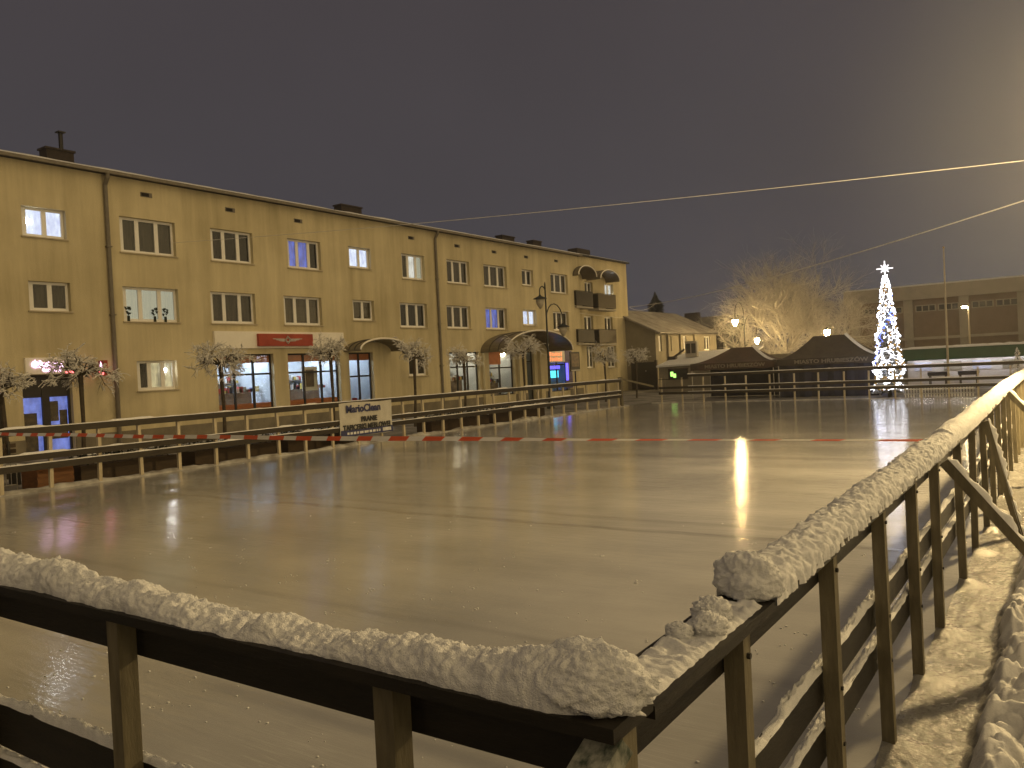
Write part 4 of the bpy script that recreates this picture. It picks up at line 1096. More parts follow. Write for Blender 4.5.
TX = -25.2
for i, (x, yt, w_, lab) in enumerate(((75, 345, 2.1, 'brightly snow-dusted pollarded tree in front of the pink neon sign'), (218, 339, 2.3, 'snowy pollarded tree before the left end of the cream shop sign'),
                                      (328, 335, 2.2, 'pollarded tree before the right end of the cream shop sign'), (410, 338, 1.9, 'pollarded tree left of the second downpipe'),
                                      (461, 343, 2.0, 'rounded pollarded tree just right of the second downpipe'), (521, 337, 2.4, 'dark pollarded tree under the large arched canopy'),
                                      (603, 345, 2.1, 'pollarded tree in front of the end block windows'), (634, 345, 2.0, 'pollarded tree at the far corner of the end block'),
                                      (0, 358, 1.7, 'pollarded tree cut off by the left edge of the picture'))):
    p = on_x(x, yt, TX); street_tree((TX, p.y + .05, -.05), p.z + .05, w_ * .78, 20 + i, lab, True)
def big_tree(base, h, spread, seed, label, kids=(7, 6, 5, 4), lean=0, stems=3):
    rng = random.Random(seed); b0_ = Vector(base)
    t = thing('bare_tree', label, 'tree', base, 'large bare trees beyond the tents')
    fork = b0_ + Vector((lean * .3, 0, h * .2))
    MB().tube([b0_ - Vector((0, 0, .06)), b0_.lerp(fork, .5), fork], [.32, .26, .24], 9).build('trunk', M['bark'], t)
    mb = MB()
    for i in range(stems):
        a = 2 * math.pi * i / stems + rng.uniform(-.4, .4); el = rng.uniform(.3, 1.45)
        d = Vector((math.cos(a) * math.cos(el) * spread, math.sin(a) * math.cos(el) * spread, math.sin(el))).normalized()
        grow(mb, None, rng, fork, d, h * rng.uniform(.32, .46), .14, 0, 4, .004, 1.0, kids, 5, rk=.66)
    mb.build('crown', M['twig_frost'], t)
    return t
big_tree((-22.6, 80, -.06), 13.2, 1.0, 5, 'tallest bare frosted tree behind the pair of lit lanterns', stems=9)
big_tree((-18.6, 81, -.06), 9.6, 1.15, 11, 'broad low bare frosted tree behind the right tent', stems=7)
big_tree((-29.0, 87, -.06), 9.0, 1.0, 17, 'bare frosted tree left of the lit lanterns', kids=(5, 5, 4, 2), stems=5)
big_tree((-21.8, 73, -.06), 5.0, 1.1, 23, 'low snowy bush-like tree between the two tents', kids=(5, 5, 4, 2), stems=5)
# fir behind the houses
def conifer(base, h, r, seed, name, label, m_, n=900, group=None):
    rng = random.Random(seed); b0_ = Vector(base)
    t = thing(name, label, 'tree', base, group)
    MB().tube([b0_ - Vector((0, 0, .06)), b0_ + Vector((0, 0, h * .95))], [r * .03, .02], 7).build('trunk', M['bark'], t)
    mb = MB()
    for i in range(n):
        q = rng.random() ** .8; z = h * (.08 + .92 * q); rr = r * (1 - q) ** .85 * (.85 + .15 * math.sin(q * 38)) + .05
        a = rng.uniform(0, 6.283); l = rr * rng.uniform(.6, 1.1); w_ = .06 * h * rng.uniform(.5, 1) * (1 - .6 * q)
        d = Vector((math.cos(a), math.sin(a), -.25)); s = Vector((-math.sin(a), math.cos(a), 0))
        p = b0_ + Vector((0, 0, z)); e_ = p + d * l
        mb.add([p + d * l * .3 + s * w_ * .4, e_, p + d * l * .3 - s * w_ * .4, p + d * l * .5 + Vector((0, 0, w_ * .5))], [(0, 1, 3), (1, 2, 3), (2, 0, 3), (0, 2, 1)])
    mb.build('crown', m_, t); return t
p = on_y(655, 294, 110); conifer((p.x, 110, -.06), p.z + .3, 6.6, 3, 'fir_tree', 'dark fir standing behind the house roof', M['needles'], 3200)
p = on_y(1017, 346, 50); s2 = conifer((p.x, 50, -.06), p.z, .62, 9, 'small_fir', 'small snow-laden fir at the right edge, by the kiosks', M['twig_snow'], 420)

# ------------------------------------------------------------------ lamps
def lantern(par, c, lit_m=None, s=1.0):
    c = Vector(c)
    f = MB().lathe(c + Vector((0, 0, .0)), [(.05 * s, .22 * s), (.07 * s, .16 * s), (.34 * s, .03 * s), (.36 * s, 0)], 14).build('lamp_shade', M['green_metal'], par)
    MB().lathe(c, [(.04 * s, -.50 * s), (.15 * s, -.34 * s), (.22 * s, -.14 * s), (.20 * s, -.004 * s)], 14).build('globe', lit_m or M['lantern_glass'], f, smooth=True)
def double_lamp(X, top, hi, lo, foot_y, label, lit_m=None):
    t = thing('street_lamp', label, 'street lamp', (X, foot_y, -.05), 'two-armed lanterns along the street')
    MB().lathe((X, foot_y, -.06), [(.26, 0), (.24, .1), (.14, .25), (.12, .9), (.14, .95), (.085, 1.05), (.07, 3.0), (.085, 3.05), (.06, 3.12), (.045, top.z + .06), (.0, top.z + .2)], 12).build('post', M['green_metal'], t)
    for (q, side) in ((hi, -1), (lo, 1)):
        c = Vector((X, q.y, q.z)); r = abs(c.y - foot_y) / 2; zc = c.z + .45; pts = []
        pts.append(Vector((X, foot_y, zc - .5)))
        for i in range(9):
            a = math.pi * i / 8; pts.append(Vector((X, foot_y + side * (r - r * math.cos(a)), zc + r * math.sin(a))))
        pts.append(c + Vector((0, 0, .2)))
        MB().tube(pts, .035, 7).build('arm', M['green_metal'], t)
        lantern(t, c, lit_m, 1.15)
    return t
LXs = -25.5
double_lamp(LXs, on_x(546, 284, LXs), on_x(540, 299, LXs), on_x(563, 327, LXs), on_x(550, 390, LXs).y, 'unlit two-armed lantern post in front of the ochre apartment block')
hi = on_x(735, 320, LXs); lo = on_x(757, 338.5, LXs)
double_lamp(LXs, on_x(744.5, 318, LXs), hi, lo, on_x(745, 345, LXs).y, 'two-armed lantern post with both lanterns lit, beyond the left tent', M['lamp_lit'])
p = on_y(827, 330, 70)
t = thing('street_lamp', 'lit lantern on a single post rising behind the right tent', 'street lamp', (p.x, 70, -.05))
MB().lathe((p.x, 70, -.06), [(.2, 0), (.1, .3), (.05, p.z - .42)], 10).build('post', M['green_metal'], t); lantern(t, p, M['lamp_lit'], 1.1)
p = on_y(964, 307, 70)
t = thing('street_lamp', 'bright white lamp on a tall pole before the brick hall', 'street lamp', (p.x + .3, 70, -.05))
MB().tube([(p.x + .3, 70, -.06), (p.x + .3, 70, p.z), (p.x + .25, 70, p.z + .25), (p.x, 70, p.z + .22)], .06, 8).build('post', M['pole'], t)
MB().lathe(p, [(.10, -.08), (.16, .0), (.14, .06)], 12).build('globe', M['lamp_far'], t)
MB().lathe(p, [(.2, .062), (.16, .12), (.05, .2)], 12).build('lamp_shade', M['dark_metal'], t)
# assumed tall lamp, unseen just outside the right edge, the one that lights the rink
LP = Vector((1.15, 18.0, 6.3))
t = thing('street_lamp', 'assumed tall single street lamp on a steel mast beside the right fence, out of view', 'street lamp', (LP.x + 1.6, LP.y, -.05))
MB().tube([(LP.x + 1.6, LP.y, -.06), (LP.x + 1.6, LP.y, LP.z - .2), (LP.x + 1.2, LP.y, LP.z + .25), (LP.x - .2, LP.y, LP.z + .3)], [.11, .08, .06, .05], 10).build('post', M['pole'], t)
MB().boxc(LP.x - .35, LP.x + .35, LP.y - .2, LP.y + .2, LP.z + .13, LP.z + .24).build('lamp_shade', M['dark_metal'], t)
MB().ball(LP, .16, 14, 10, (1.6, .9, .6)).build('globe', M['lamp_assumed_right'], t, smooth=True)

# assumed warm fill lamp with mast, added out of view behind the camera
ASSUMED_FILL = Vector((-16.0, -20.0, 9.5))
t2 = thing('street_lamp', 'assumed tall fill lamp on an added steel mast, out of view behind the camera', 'street lamp', (ASSUMED_FILL.x, ASSUMED_FILL.y - 1.6, -.05))
MB().tube([(ASSUMED_FILL.x, ASSUMED_FILL.y - 1.6, -.06), (ASSUMED_FILL.x, ASSUMED_FILL.y - 1.6, ASSUMED_FILL.z - .2), (ASSUMED_FILL.x, ASSUMED_FILL.y - 1.2, ASSUMED_FILL.z + .25), (ASSUMED_FILL.x, ASSUMED_FILL.y + .2, ASSUMED_FILL.z + .3)], [.11, .08, .06, .05], 10).build('post', M['pole'], t2)
MB().boxc(ASSUMED_FILL.x - .2, ASSUMED_FILL.x + .2, ASSUMED_FILL.y - .35, ASSUMED_FILL.y + .35, ASSUMED_FILL.z + .18, ASSUMED_FILL.z + .28).build('lamp_shade', M['dark_metal'], t2)
MB().ball(ASSUMED_FILL, .26, 14, 10, (.9, 1.6, .6)).build('globe', M['lamp_assumed_fill'], t2, smooth=True)

# ------------------------------------------------------------------ tents
def tent(xa, xb, pk0, pk1, ze, zv, zp, Yf, dep, cloth, label, walls):
    t = thing('market_tent', label, 'tent', ((xa + xb) / 2, Yf + dep / 2, 0), 'pagoda tents behind the rink')
    rows = []; n = 10
    # flared roof: rings from eaves to ridge
    for i in range(n + 1):
        q = i / n; f = 1 - (1 - q) ** 1.0
        z = ze + (zp - ze) * (q ** 1.55)
        x0 = xa + (pk0 - xa) * q; x1 = xb + (pk1 - xb) * q; y0 = Yf + dep / 2 * q * .98; y1 = Yf + dep - dep / 2 * q * .98
        ring = []
        for k in range(12): ring.append((x0 + (x1 - x0) * k / 12, y0, z - .05 * math.sin(math.pi * k / 12) * (1 - q)))
        for k in range(8): ring.append((x1, y0 + (y1 - y0) * k / 8, z))
        for k in range(12): ring.append((x1 - (x1 - x0) * k / 12, y1, z))
        for k in range(8): ring.append((x0, y1 - (y1 - y0) * k / 8, z))
        ring.append(ring[0]); rows.append(ring)
    MB().grid(rows).build('roof', cloth, t, smooth=True)
    v = MB()
    for (p, q) in (((xa, Yf), (xb, Yf)), ((xb, Yf), (xb, Yf + dep)), ((xb, Yf + dep), (xa, Yf + dep)), ((xa, Yf + dep), (xa, Yf))):
        v.grid([[(p[0] + (q[0] - p[0]) * k / 16, p[1] + (q[1] - p[1]) * k / 16, z + (.02 * math.sin(k * 1.7) if z == zv else 0)) for k in range(17)] for z in (zv, ze)])
    va = v.build('valance', cloth, t)
    mb = MB(); add_text(mb, 'MIASTO HRUBIESZÓW', .3, ((xa + xb) / 2 + .2, Yf - .02, (ze + zv) / 2), (1, 0, 0), (0, 0, 1), fit=(xb - xa) * .72, bold=.008); mb.build('lettering', M['tent_text'], va)
    for x in (xa + .06, xb - .06):
        for y in (Yf + .06, Yf + dep - .06): MB().tube([(x, y, -.06), (x, y, ze)], .03, 6).build('leg', M['galv'], t)
    # snow lying on the right hip and the ridge
    rr = []
    for i in range(n + 1):
        q = i / n; z = ze + (zp - ze) * (q ** 1.55); xx = xb + (pk1 - xb) * q; yy = Yf + dep / 2 * q * .98
        rr.append([(xx - .10, yy - .02, z + .03), (xx + .03, yy + .10, z + .10), (xx + .05, yy + .45 * (1 - q) + .06, z + .02)])
    MB().grid(rr).build('snow', M['snow_far'], t, smooth=True)
    if walls:
        mb = MB(); rows = []
        for z in (-.03, zv * .5, ze): rows.append([(xa + .1 + (xb - xa - .2) * k / 30, Yf + .10 + .05 * math.sin(k * 1.4), z) for k in range(31)])
        mb.grid(rows)
        mb.grid([[(xb - .05 + .03 * math.sin(k), Yf + .12 + (dep - .2) * k / 12, z) for k in range(13)] for z in (-.03, ze)])
        mb.grid([[(xa + .08, Yf + .12 + (dep - .2) * k / 12, z) for k in range(13)] for z in (-.03, ze)])
        mb.build('side_wall', M['tent_wall'], t)
    else:
        MB().grid([[(xa + .1 + (xb - xa - .2) * k / 20, Yf + dep - .1 + .05 * math.sin(k), z) for k in range(21)] for z in (-.03, ze)]).build('back_wall', M['tent_wall'], t)
    return t
TY = 48
tent(-19.5, -14.35, -17.4, -16.0, 2.13, 1.72, 3.02, TY, 3.2, M['tent_red'], 'red-brown pagoda tent with lettered valance, the left of the two', False)
tent(-14.05, -8.55, -12.4, -10.6, 2.15, 1.78, 3.42, TY - .4, 3.6, M['tent'], 'larger brown pagoda tent with navy walls, next to the lit tree', True)
mb = MB(); rows = []
for z in (-.04, .8, 1.75): rows.append([(-8.42 + .75 * k / 10, TY - .8 + .06 * math.sin(k * 1.3), z) for k in range(11)])
tag(mb.grid(rows).build('tarp_screen', M['sheet_pale'], origin=(-8.1, TY - .8, 0), smooth=True), 'pale bluish tarpaulin screen between the right tent and the lit tree', 'tarpaulin').modifiers.new('thickness', 'SOLIDIFY').thickness = .02

# ------------------------------------------------------------------ Christmas tree
CX, CY = -7.83, 46.0
xt = thing('christmas_tree', 'tall slim Christmas tree covered in white and blue lights with a star on top', 'christmas tree', (CX, CY, 0))
MB().tube([(CX, CY, -.06), (CX, CY, 6.2)], [.11, .03], 8).build('trunk', M['bark'], xt)
HT = 6.25
def rad(z):
    q = min(1.0, max(0.0, z / HT)); return (.88 * (1 - q) ** .8 + .10) * (.92 + .07 * math.sin(q * 30))
rng = random.Random(4); mb = MB()
for i in range(2600):
    z = .25 + (HT - .3) * rng.random() ** 1.15; a = rng.uniform(0, 6.283); r = rad(z); l = r * rng.uniform(.75, 1.05)
    d = Vector((math.cos(a), math.sin(a), -.15)); s = Vector((-math.sin(a), math.cos(a), 0)); p = Vector((CX, CY, z)); w_ = .07
    mb.add([p + d * l * .55 + s * w_, p + d * l, p + d * l * .55 - s * w_, p + d * l * .6 + Vector((0, 0, .07))], [(0, 1, 3), (1, 2, 3), (2, 0, 3), (0, 2, 1)])
mb.build('crown', M['xmas_green'], xt)
for gi in range(13):
    mb = MB(); pts = []; turns = 3.6; n = 62
    for i in range(n):
        q = i / (n - 1); z = .3 + (HT - .4) * (q ** .92); a = gi * 2 * math.pi / 13 + q * turns * (1 if gi % 2 else -1) * 1.7 + rng.uniform(-.5, .5)
        z += rng.uniform(-.12, .12); r = rad(z) * rng.uniform(.72, 1.08); pts.append(Vector((CX + r * math.cos(a), CY + r * math.sin(a), z)))
    mb.tube(pts, .008, 3, cap=False)
    for p in pts: mb.ball(p, rng.choice((.014, .018, .024, .034, .045)), 5, 4)
    mb.build('light_string', M['led_blue'] if gi == 3 else M['led_white'], xt)
for i in range(60):
    z = .3 + (HT - .8) * rng.random(); a = rng.uniform(-2.6, -.2); r = rad(z) * 1.02
    MB().ball((CX + r * math.cos(a), CY + r * math.sin(a), z), .07, 8, 6).build('bauble', M['gold'], xt, smooth=True)
# eight-pointed star facing the rink
mb = MB(); sc_ = Vector((CX, CY, 6.62)); ax_ = Vector((math.cos(.2), math.sin(.2), 0))
for i in range(8):
    a = i * math.pi / 4; l = .40 if i % 2 == 0 else .26
    d = ax_ * math.cos(a) + Vector((0, 0, 1)) * math.sin(a); d2 = ax_ * -math.sin(a) + Vector((0, 0, 1)) * math.cos(a); nrm = ax_.cross(Vector((0, 0, 1))) * .04
    mb.add([sc_ + nrm, sc_ + d * l * .35 + d2 * .055, sc_ + d * l, sc_ + d * l * .35 - d2 * .055, sc_ - nrm], [(0, 3, 2, 1), (4, 1, 2, 3)])
    mb.beam(sc_, sc_ + d * l, .05, .05, (0, 1, 0))
mb.build('star', M['led_star'], xt)
# low lit picket guard at its foot
pk = thing('picket_guard', 'low white picket barrier in front of the lit tree', 'barrier', (-5.5, 45.2, 0))
mb = MB()
for i in range(24): mb.boxc(-7.0 + i * .13, -6.94 + i * .13, 45.18, 45.2, -.05, .46)
mb.boxc(-7.05, -3.9, 45.202, 45.22, .1, .15).boxc(-7.05, -3.9, 45.202, 45.22, .33, .38)
mb.build('pickets', M['white_pvc'], pk)

# ------------------------------------------------------------------ flagpole, kiosks, hall
p0 = on_y(943.5, 248, 56); p1 = on_y(949, 386, 56)
fp = thing('flagpole', 'tall bare pale flagpole right of the lit tree', 'flagpole', (p1.x, 56, 0))
MB().tube([(p1.x, 56, -.06), (p1.x - .01, 56, 1.5), (p0.x, 56, p0.z)], [.075, .07, .04], 10).build('pole', M['pole'], fp)
MB().ball((p0.x, 56, p0.z + .03), .06, 8, 6).build('finial', M['gold'], fp)
KY = 57
ks = thing('market_kiosk', 'row of white stalls under one long green sheet roof edged with snow', 'kiosk', (-3, KY, 0))
MB().add([(-8.9, KY, 1.68), (3, KY, 1.68), (3, KY + .5, 2.36), (-8.9, KY + .5, 2.36), (-8.9, KY + .05, 1.64), (3, KY + .05, 1.64), (3, KY + 4, 2.5), (-8.9, KY + 4, 2.5)], [(0, 1, 2, 3), (0, 4, 5, 1), (3, 2, 6, 7), (4, 7, 6, 5), (0, 3, 7, 4), (1, 5, 6, 2)]).build('roof', M['green_roof'], ks)
rows = [[(-8.9 + 11.9 * k / 40, KY + yy, 2.365 + zq * (1 + .3 * N1(k * .7, 2, 1))) for k in range(41)] for yy, zq in ((.42, 0), (.5, .09), (1.5, .1), (3.9, .16))]
MB().grid(rows).build('roof_snow', M['snow_far'], ks, smooth=True)
MB().boxc(-8.8, 3, KY + 1.3, KY + 1.4, -.06, 1.9).build('wall', M['kiosk_wall'], ks)
for i, x in enumerate((-7.9, -6.2, -4.6, -3.0, -1.4)):
    f = MB().boxc(x - .5, x + .5, KY + 1.25, KY + 1.297, .95, 1.5).build('hatch', M['house_wall'] if i % 2 else M['sheet_pale'], ks)
    if i in (3, 4):
        for j in range(3): MB().boxc(x - .45 + .3 * j, x - .25 + .3 * j, KY + 1.22, KY + 1.248, 1.15, 1.4).build('pane', M['dark_glass'], f)
    MB().boxc(x - .6, x + .6, KY + .7, KY + .76, 1.69, 1.73).build('tube_lamp', M['kiosk_ceiling'], ks)
for x, l in ((-6.6, 'dark covered stall table left of the flagpole'), (-5.0, 'dark covered stall table right of the flagpole')):
    t = thing('stall_table', l, 'table', (x, 54.5, 0), 'covered stall tables')
    MB().boxc(x - .5, x + .5, 54.2, 54.9, .72, .78).build('tabletop', M['wood_dark'], t)
    MB().boxc(x - .52, x + .52, 54.18, 54.92, .782, .95).build('cover', M['tent_wall'], t)
    for a in (-.42, .42):
        for b_ in (54.27, 54.83): MB().boxc(x + a - .03, x + a + .03, b_ - .03, b_ + .03, -.06, .72).build('leg', M['wood_dark'], t)
GY = 90
gym = thing('sports_hall', 'long brick hall with pale fascia and a strip of small windows, behind the lit tree', 'building', (-5, GY, 0))
gz = lambda x, y: on_y(x, y, GY).z
zf1, zf0 = 8.62, 7.3
MB().boxc(-19.0, 26, GY, GY + 18, -.06, zf0).build('wall', M['gym_wall'], gym)
MB().boxc(-19.3, 26.3, GY - .35, GY + 18.3, zf0, zf1).build('fascia', M['gym_trim'], gym)
MB().boxc(-19.2, 26.2, GY - .25, GY + 18.2, zf1, zf1 + .15).build('roof_snow', M['snow_far'], gym)
for x in (-18.3, -13.3, -8.4, -3.6, 1.2, 6.0): MB().boxc(x - .42, x + .42, GY - .22, GY - .003, -.06, zf0 - .003).build('pilaster', M['gym_trim'], gym)
for x0 in (-18.3, -13.3, -8.4, -3.6):
    for j in range(2):
        a = x0 + .65 + j * 2.0; f = MB().boxc(a, a + 1.85, GY - .08, GY - .002, 6.05, 6.72).build('window_band', M['gym_trim'], gym)
        for q in range(3): MB().boxc(a + .10 + q * .58, a + .56 + q * .58, GY - .1, GY - .081, 6.14, 6.63).build('pane', M['dark_glass'], f)
MB().boxc(-19.0, 26, GY - .5, GY - .25, 3.3, 3.55).build('ledge', M['gym_trim'], gym)

# ------------------------------------------------------------------ cream house, lean-to and gate behind the left corner
HX = -30.4; pe = on_x(655, 330, HX); HY0 = pe.y; HY1 = on_x(716, 334, HX).y; ZEV = pe.z
hs = thing('cream_house', 'long low cream house with a snowy pitched roof past the end block', 'building', (HX, (HY0 + HY1) / 2, 0))
rx = HX - 4.5; zr = ZEV + 2.2
hh = []
for (xa, xb) in ((658.5, 661.5), (667.5, 671.5), (683, 686.5), (704, 710)):
    a = on_x(xa, 340, HX).y; b_ = on_x(xb, 340, HX).y; hh.append((a, b_, ZEV - 1.9, ZEV - .5))
mb = MB(); wall_holes(mb, HX, HY0, HY1, -.06, ZEV, hh, .2)
mb.add([(HX, HY0, -.06), (HX, HY0, ZEV), (rx, HY0, zr), (rx - 4.5, HY0, ZEV), (rx - 4.5, HY0, -.06)], [(0, 1, 2, 3, 4)])
mb.add([(HX, HY1, -.06), (HX, HY1, ZEV), (rx, HY1, zr), (rx - 4.5, HY1, ZEV), (rx - 4.5, HY1, -.06)], [(4, 3, 2, 1, 0)])
mb.build('wall', M['house_wall'], hs)
for h_ in hh: window(hs, HX, *h_, 2, 'curtain_dark', sill=False, dp=.19)
for y in (HY0 + 2.6, HY0 + 5.5, HY0 + 9): MB().boxc(HX, HX + .2, y - .25, y + .25, -.05, ZEV - .05).build('pilaster', M['house_wall'], hs)
M['thin_snow'] = mat('thin_snow_on_tiles', (.36, .34, .31), (.16, .14, .12), .85, .9, .01, 8)
hrf = MB().grid([[(HX + .55, HY0 - .35, ZEV - .22), (HX + .55, HY1 + .3, ZEV - .22)], [(rx, HY0 - .35, zr + .05), (rx, HY1 + .3, zr + .05)], [(rx - 5, HY0 - .35, ZEV - .2), (rx - 5, HY1 + .3, ZEV - .2)]]).build('roof', M['thin_snow'], hs)
hrf.modifiers.new('thickness', 'SOLIDIFY').thickness = .16
MB().boxc(HX + .5, HX + .62, HY0 - .3, HY1 + .3, ZEV - .32, ZEV - .22).build('gutter', M['dark_metal'], hrf)
# lean-to in front of it
LY = 61.0; xl0 = on_y(656, 366, LY).x; xl1 = -20.8; zl = on_y(656, 366, LY).z
ln = thing('lean_to', 'low annex with a snow-covered sloping roof between gate and left tent', 'building', ((xl0 + xl1) / 2, LY, 0))
MB().boxc(xl0 + .1, xl1, LY + .3, LY + 6, -.06, zl - .02).build('wall', M['house_wall'], ln)
MB().add([(xl0, LY, zl), (xl1, LY, zl + .15), (xl1, LY + 6, zl + 1.25), (xl0, LY + 6, zl + 1.0), (xl0, LY, zl - .14), (xl1, LY, zl + .01), (xl1, LY + 6, zl + 1.1), (xl0, LY + 6, zl + .86)], [(0, 1, 2, 3), (4, 7, 6, 5), (0, 4, 5, 1), (1, 5, 6, 2), (2, 6, 7, 3), (3, 7, 4, 0)]).build('roof', M['snow_far'], ln)
p = on_y(680, 373, LY + .3); f = MB().boxc(p.x - 1.0, p.x + .7, LY + .26, LY + .298, .9, 1.8).build('window', M['wood_dark'], ln)
MB().boxc(p.x - .92, p.x + .62, LY + .24, LY + .258, .98, 1.72).build('pane', M['dark_glass'], f)
q_ = on_y(673, 375, LY + .2)
mb = MB().boxc(q_.x - .22, q_.x + .02, LY + .21, LY + .235, q_.z - .12, q_.z + .26).boxc(q_.x + .025, q_.x + .24, LY + .21, LY + .235, q_.z - .22, q_.z + .1); mb.build('green_light', M['green_glow'], f)
p = on_y(662, 374, LY + .3); MB().boxc(p.x - .15, p.x + .25, LY + .25, LY + .298, -.05, 1.9).build('door', M['house_wall'], ln)
ac = thing('ac_unit', 'pale boxy air-conditioning unit on the lean-to roof', 'ac unit', on_y(692, 357, LY + 3))
p = on_y(692, 354, LY + 3)
zr_ = zl + .15 + .55
MB().boxc(p.x - .5, p.x + .5, LY + 2.8, LY + 3.2, zr_ - .1, zr_ + 1.2).build('casing', M['ac'], ac)
MB().boxc(p.x - .4, p.x - .05, LY + 2.78, LY + 2.798, zr_ + .2, zr_ + 1.0).boxc(p.x + .05, p.x + .4, LY + 2.78, LY + 2.798, zr_ + .2, zr_ + 1.0).build('grille', M['dark_metal'], ac)
MB().beam((p.x - 1.6, LY + 2.8, zr_ - .1), (p.x - .6, LY + 2.9, zr_ + .55), .15, .15).boxc(p.x - 2.0, p.x - 1.3, LY + 2.6, LY + 3.0, zr_ - .25, zr_ + .02).build('duct', M['dark_metal'], ac)
gy = 66.6
ga, gb = on_y(631, 363, gy), on_y(654.5, 363, gy)
gt = thing('yard_gate', 'dark sheet metal yard gate beside the end block', 'gate', ((ga.x + gb.x) / 2, gy, 0))
MB().boxc(ga.x, gb.x, gy, gy + .06, .02, ga.z).build('leaf', M['balcony_dark'], gt)
MB().boxc(gb.x + .01, gb.x + .22, gy - .06, gy + .16, -.06, ga.z + .15).build('post', M['brick'], gt)
p = on_y(646, 371, gy); MB().ball((p.x, gy - .03, p.z), .06, 8, 6).build('handle', M['silver'], gt)
# dark house roofs farther off
fh = thing('distant_house', 'dark distant house roof with a squat chimney left of the bare trees', 'building', (-34, 98, 0))
p0 = on_y(666, 318, 98); p1 = on_y(722, 322, 98)
MB().boxc(p0.x, p1.x, 98, 108, -.06, p0.z - 1.6).build('wall', M['brick'], fh)
MB().add([(p0.x - .3, 97.6, p0.z - 1.6), (p1.x + .3, 97.6, p0.z - 1.6), (p1.x + .3, 103, p0.z), (p0.x - .3, 103, p0.z), (p1.x + .3, 108.4, p0.z - 1.6), (p0.x - .3, 108.4, p0.z - 1.6)], [(0, 1, 2, 3), (3, 2, 4, 5), (0, 3, 5), (1, 4, 2), (0, 5, 4, 1)]).build('roof', M['roof'], fh)
p = on_y(691, 316, 101); MB().boxc(p.x - .9, p.x + .9, 101, 102, p0.z - 1, p.z + .4).build('chimney', M['brick'], fh)
# long low wall behind the tents
lw = MB().boxc(-21, 2, 66, 66.3, -.06, 2.55).build('boundary_wall', M['house_wall'], origin=(-15, 66, 0)); tag(lw, 'long low plastered wall behind the two tents', 'wall')

# ------------------------------------------------------------------ overhead cables
def cable(p0, p1, sag, r, label, n=40, group='overhead cables'):
    p0 = Vector(p0); p1 = Vector(p1); pts = []
    for i in range(n + 1):
        t = i / n; p = p0.lerp(p1, t); p.z -= sag * 4 * t * (1 - t); pts.append(p)
    o = MB().tube(pts, r, 5).build('overhead_cable', M['wire'], origin=p0); return tag(o, label, 'cable', group)
pa = on_x(170, 243, FX + .04); pm = on_y(1024, 156, 24)
d = ray(1024, 156); q1 = CAM + d * (24 / d.y)
cable(pa, q1 + (q1 - Vector(pa)) * .18, .22, .009, 'upper frosted cable crossing the sky from the ochre facade to the right')
pb = on_x(629.5, 307, EXX + .03); d = ray(1024, 190); q2 = CAM + d * (26 / d.y)
cable(pb, q2 + (q2 - Vector(pb)) * .15, .62, .02, 'lower frosted cable rising from the corner of the end block to the right')
cable(pb + Vector((0, .02, -.04)), on_x(656, 303, EXX + 1.5), .45, .014, 'short slack cable loop hanging at the corner of the end block')
cable(on_x(565, 311, FX + .04), on_x(628, 318.5, EXX + .04), .05, .02, 'thin cable strung along the end block facade')

# ------------------------------------------------------------------ things along the street side of the left fence
# metal crowd barrier
def barrier(y0, y1, X, label):
    t = thing('crowd_barrier', label, 'barrier', (X, (y0 + y1) / 2, 0), 'grey crowd barriers beside the left fence')
    MB().tube([(X, y0, -.05), (X, y0, .62), (X, y1, .62), (X, y1, -.05)], .02, 6).build('frame', M['galv'], t)
    mb = MB(); y = y0 + .12
    mb.tube([(X, y0, .1), (X, y1, .1)], .012, 5)
    while y < y1 - .05: mb.tube([(X, y, .1), (X, y, .62)], .009, 5); y += .12
    mb.build('bars', M['galv'], t)
barrier(8.3, 9.75, -21.9, 'grey barred crowd barrier by the orange-brown box, behind the left fence')
barrier(6.6, 8.15, -21.9, 'grey barred crowd barrier at the left edge of the picture')
cr_ = thing('wooden_box', 'orange-brown wooden box topped with snow behind the left fence', 'box', (-21.6, 10.4, 0))
MB().boxc(-22.1, -21.3, 9.95, 10.85, -.05, .50).build('box', M['wood_orange'], cr_)
mb = MB()
for z in (.08, .26): mb.boxc(-21.298, -21.27, 9.95, 10.85, z, z + .12)
mb.build('slat', M['wood_orange'], cr_)
rows = [[(-22.12 + .84 * k / 8, 9.93 + .94 * j / 10, .505 + .07 * math.sin(math.pi * k / 8) * math.sin(math.pi * j / 10) * (1 + .5 * N1(k, j, 3))) for k in range(9)] for j in range(11)]
MB().grid([r[::-1] for r in rows]).build('snow', M['snow'], cr_, smooth=True)
# long dark planters with clipped shrubs and snow
def planter(y0, y1, X, label, seed):
    t = thing('planter', label, 'planter', (X, (y0 + y1) / 2, 0), 'dark planters behind the left fence')
    MB().boxc(X - .4, X + .4, y0, y1, -.05, .38).build('box', M['wood_dark'], t)
    rng_ = random.Random(seed); mb = MB(); sm = MB()
    for i in range(int((y1 - y0) * 260)):
        p = Vector((X + rng_.uniform(-.42, .42), rng_.uniform(y0, y1), .36 + rng_.random() ** .8 * .30)); d = Vector((rng_.uniform(-1, 1), rng_.uniform(-1, 1), rng_.uniform(.1, 1))).normalized() * .09; s = Vector((-d.y, d.x, .02)) * .5
        mb.add([p - s, p + s, p + d], [(0, 1, 2)])
        if rng_.random() < .09: q = p + Vector((0, 0, .05)); sm.ball(q, rng_.uniform(.02, .06), 6, 4, (1.4, 1.4, .6))
    mb.build('shrub', M['hedge'], t); sm.build('snow', M['snow'], t)
planter(11.2, 14.0, -22.0, 'dark planter with snow-flecked shrubs just right of the orange-brown box', 1)
planter(14.6, 17.6, -22.0, 'dark planter with snow-flecked shrubs below the left tree', 2)
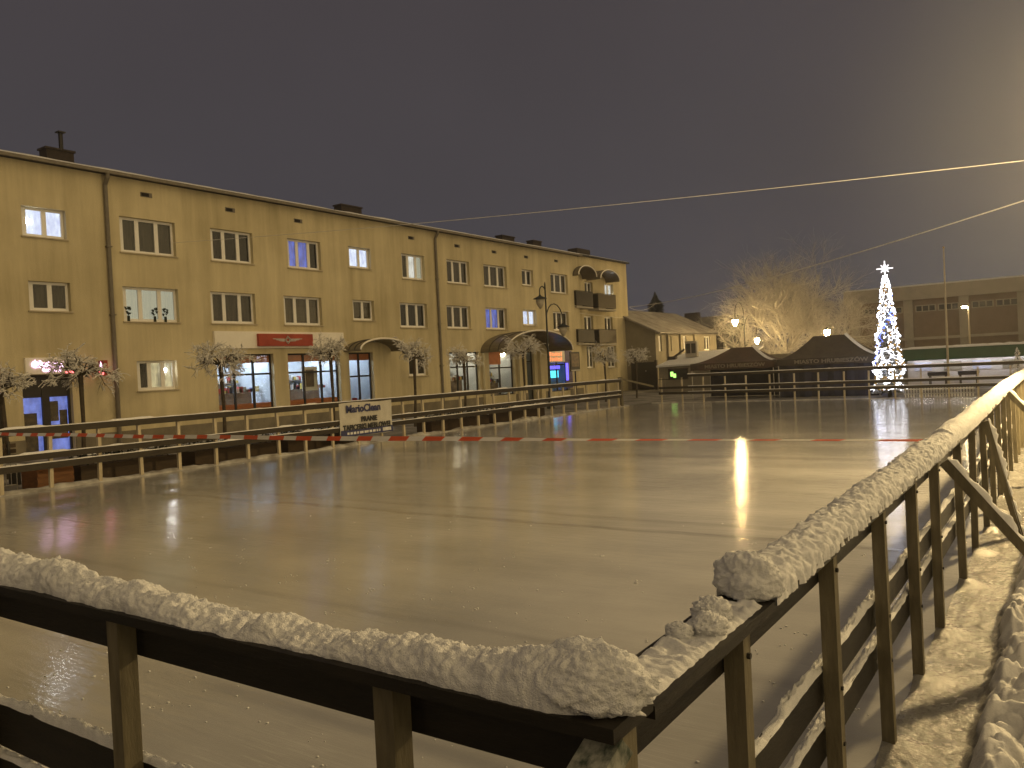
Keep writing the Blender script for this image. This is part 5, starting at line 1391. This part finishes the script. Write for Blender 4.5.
planter(18.1, 21.4, -22.0, 'dark planter with snow-flecked shrubs left of the banner', 3)
planter(25.5, 29.5, -22.0, 'dark planter with snow-flecked shrubs well right of the banner', 4)
planter(30.2, 34.5, -22.2, 'dark planter with snow-flecked shrubs nearest the unlit lantern post', 5)
pb_ = thing('park_bench', 'brown slatted bench with snow on its seat at the left edge, behind the fence', 'bench', (-23.4, 9.6, 0))
mb = MB()
for i in range(4): mb.boxc(-23.7 + i * .13, -23.6 + i * .13, 8.6, 10.6, .44, .47)
mb.build('seat', M['wood_orange'], pb_)
mb = MB()
for i in range(3): mb.boxc(-23.80, -23.76, 8.6, 10.6, .62 + i * .15, .73 + i * .15)
mb.build('backrest', M['wood_dark'], pb_)
for y in (8.8, 10.4): MB().boxc(-23.76, -23.2, y - .03, y + .03, -.05, .44).boxc(-23.758, -23.70, y - .031, y + .031, .44, 1.1).build('leg', M['dark_metal'], pb_)
MB().grid([[(-23.2 - .5 * k / 6, 8.6 + 2.0 * j / 16, .475 + .08 * math.sin(math.pi * k / 6) * math.sin(math.pi * j / 16)) for k in range(7)] for j in range(17)]).build('snow', M['snow'], pb_, smooth=True)

# ------------------------------------------------------------------ winter haze that glows round the lamps
hz = MB().boxc(-70, 45, -30, 125, -1.1, 16).build('haze', None) if False else None
hm = bpy.data.materials.new('haze'); hm.use_nodes = True; hn = hm.node_tree; hn.nodes.clear()
ho = hn.nodes.new('ShaderNodeOutputMaterial'); pv = hn.nodes.new('ShaderNodeVolumePrincipled')
pv.inputs['Color'].default_value = (.9, .9, .92, 1); pv.inputs['Density'].default_value = .0012; pv.inputs['Anisotropy'].default_value = .80
hn.links.new(pv.outputs[0], ho.inputs['Volume'])
hz = MB().boxc(-72, 48, -30, 126, -1.1, 15).build('haze', hm); kindof(hz, 'stuff')

# ------------------------------------------------------------------ render settings
scene.view_settings.view_transform = 'Standard'
scene.view_settings.look = 'None'
scene.view_settings.gamma = 1
scene.view_settings.exposure = 0.18
scene.view_settings.use_curve_mapping = False
cy_ = scene.cycles
cy_.use_denoising = True
cy_.max_bounces = 8; cy_.diffuse_bounces = 3; cy_.glossy_bounces = 4; cy_.transparent_max_bounces = 8
cy_.sample_clamp_indirect = 3.0
cy_.use_light_tree = True
cy_.caustics_reflective = False; cy_.caustics_refractive = False
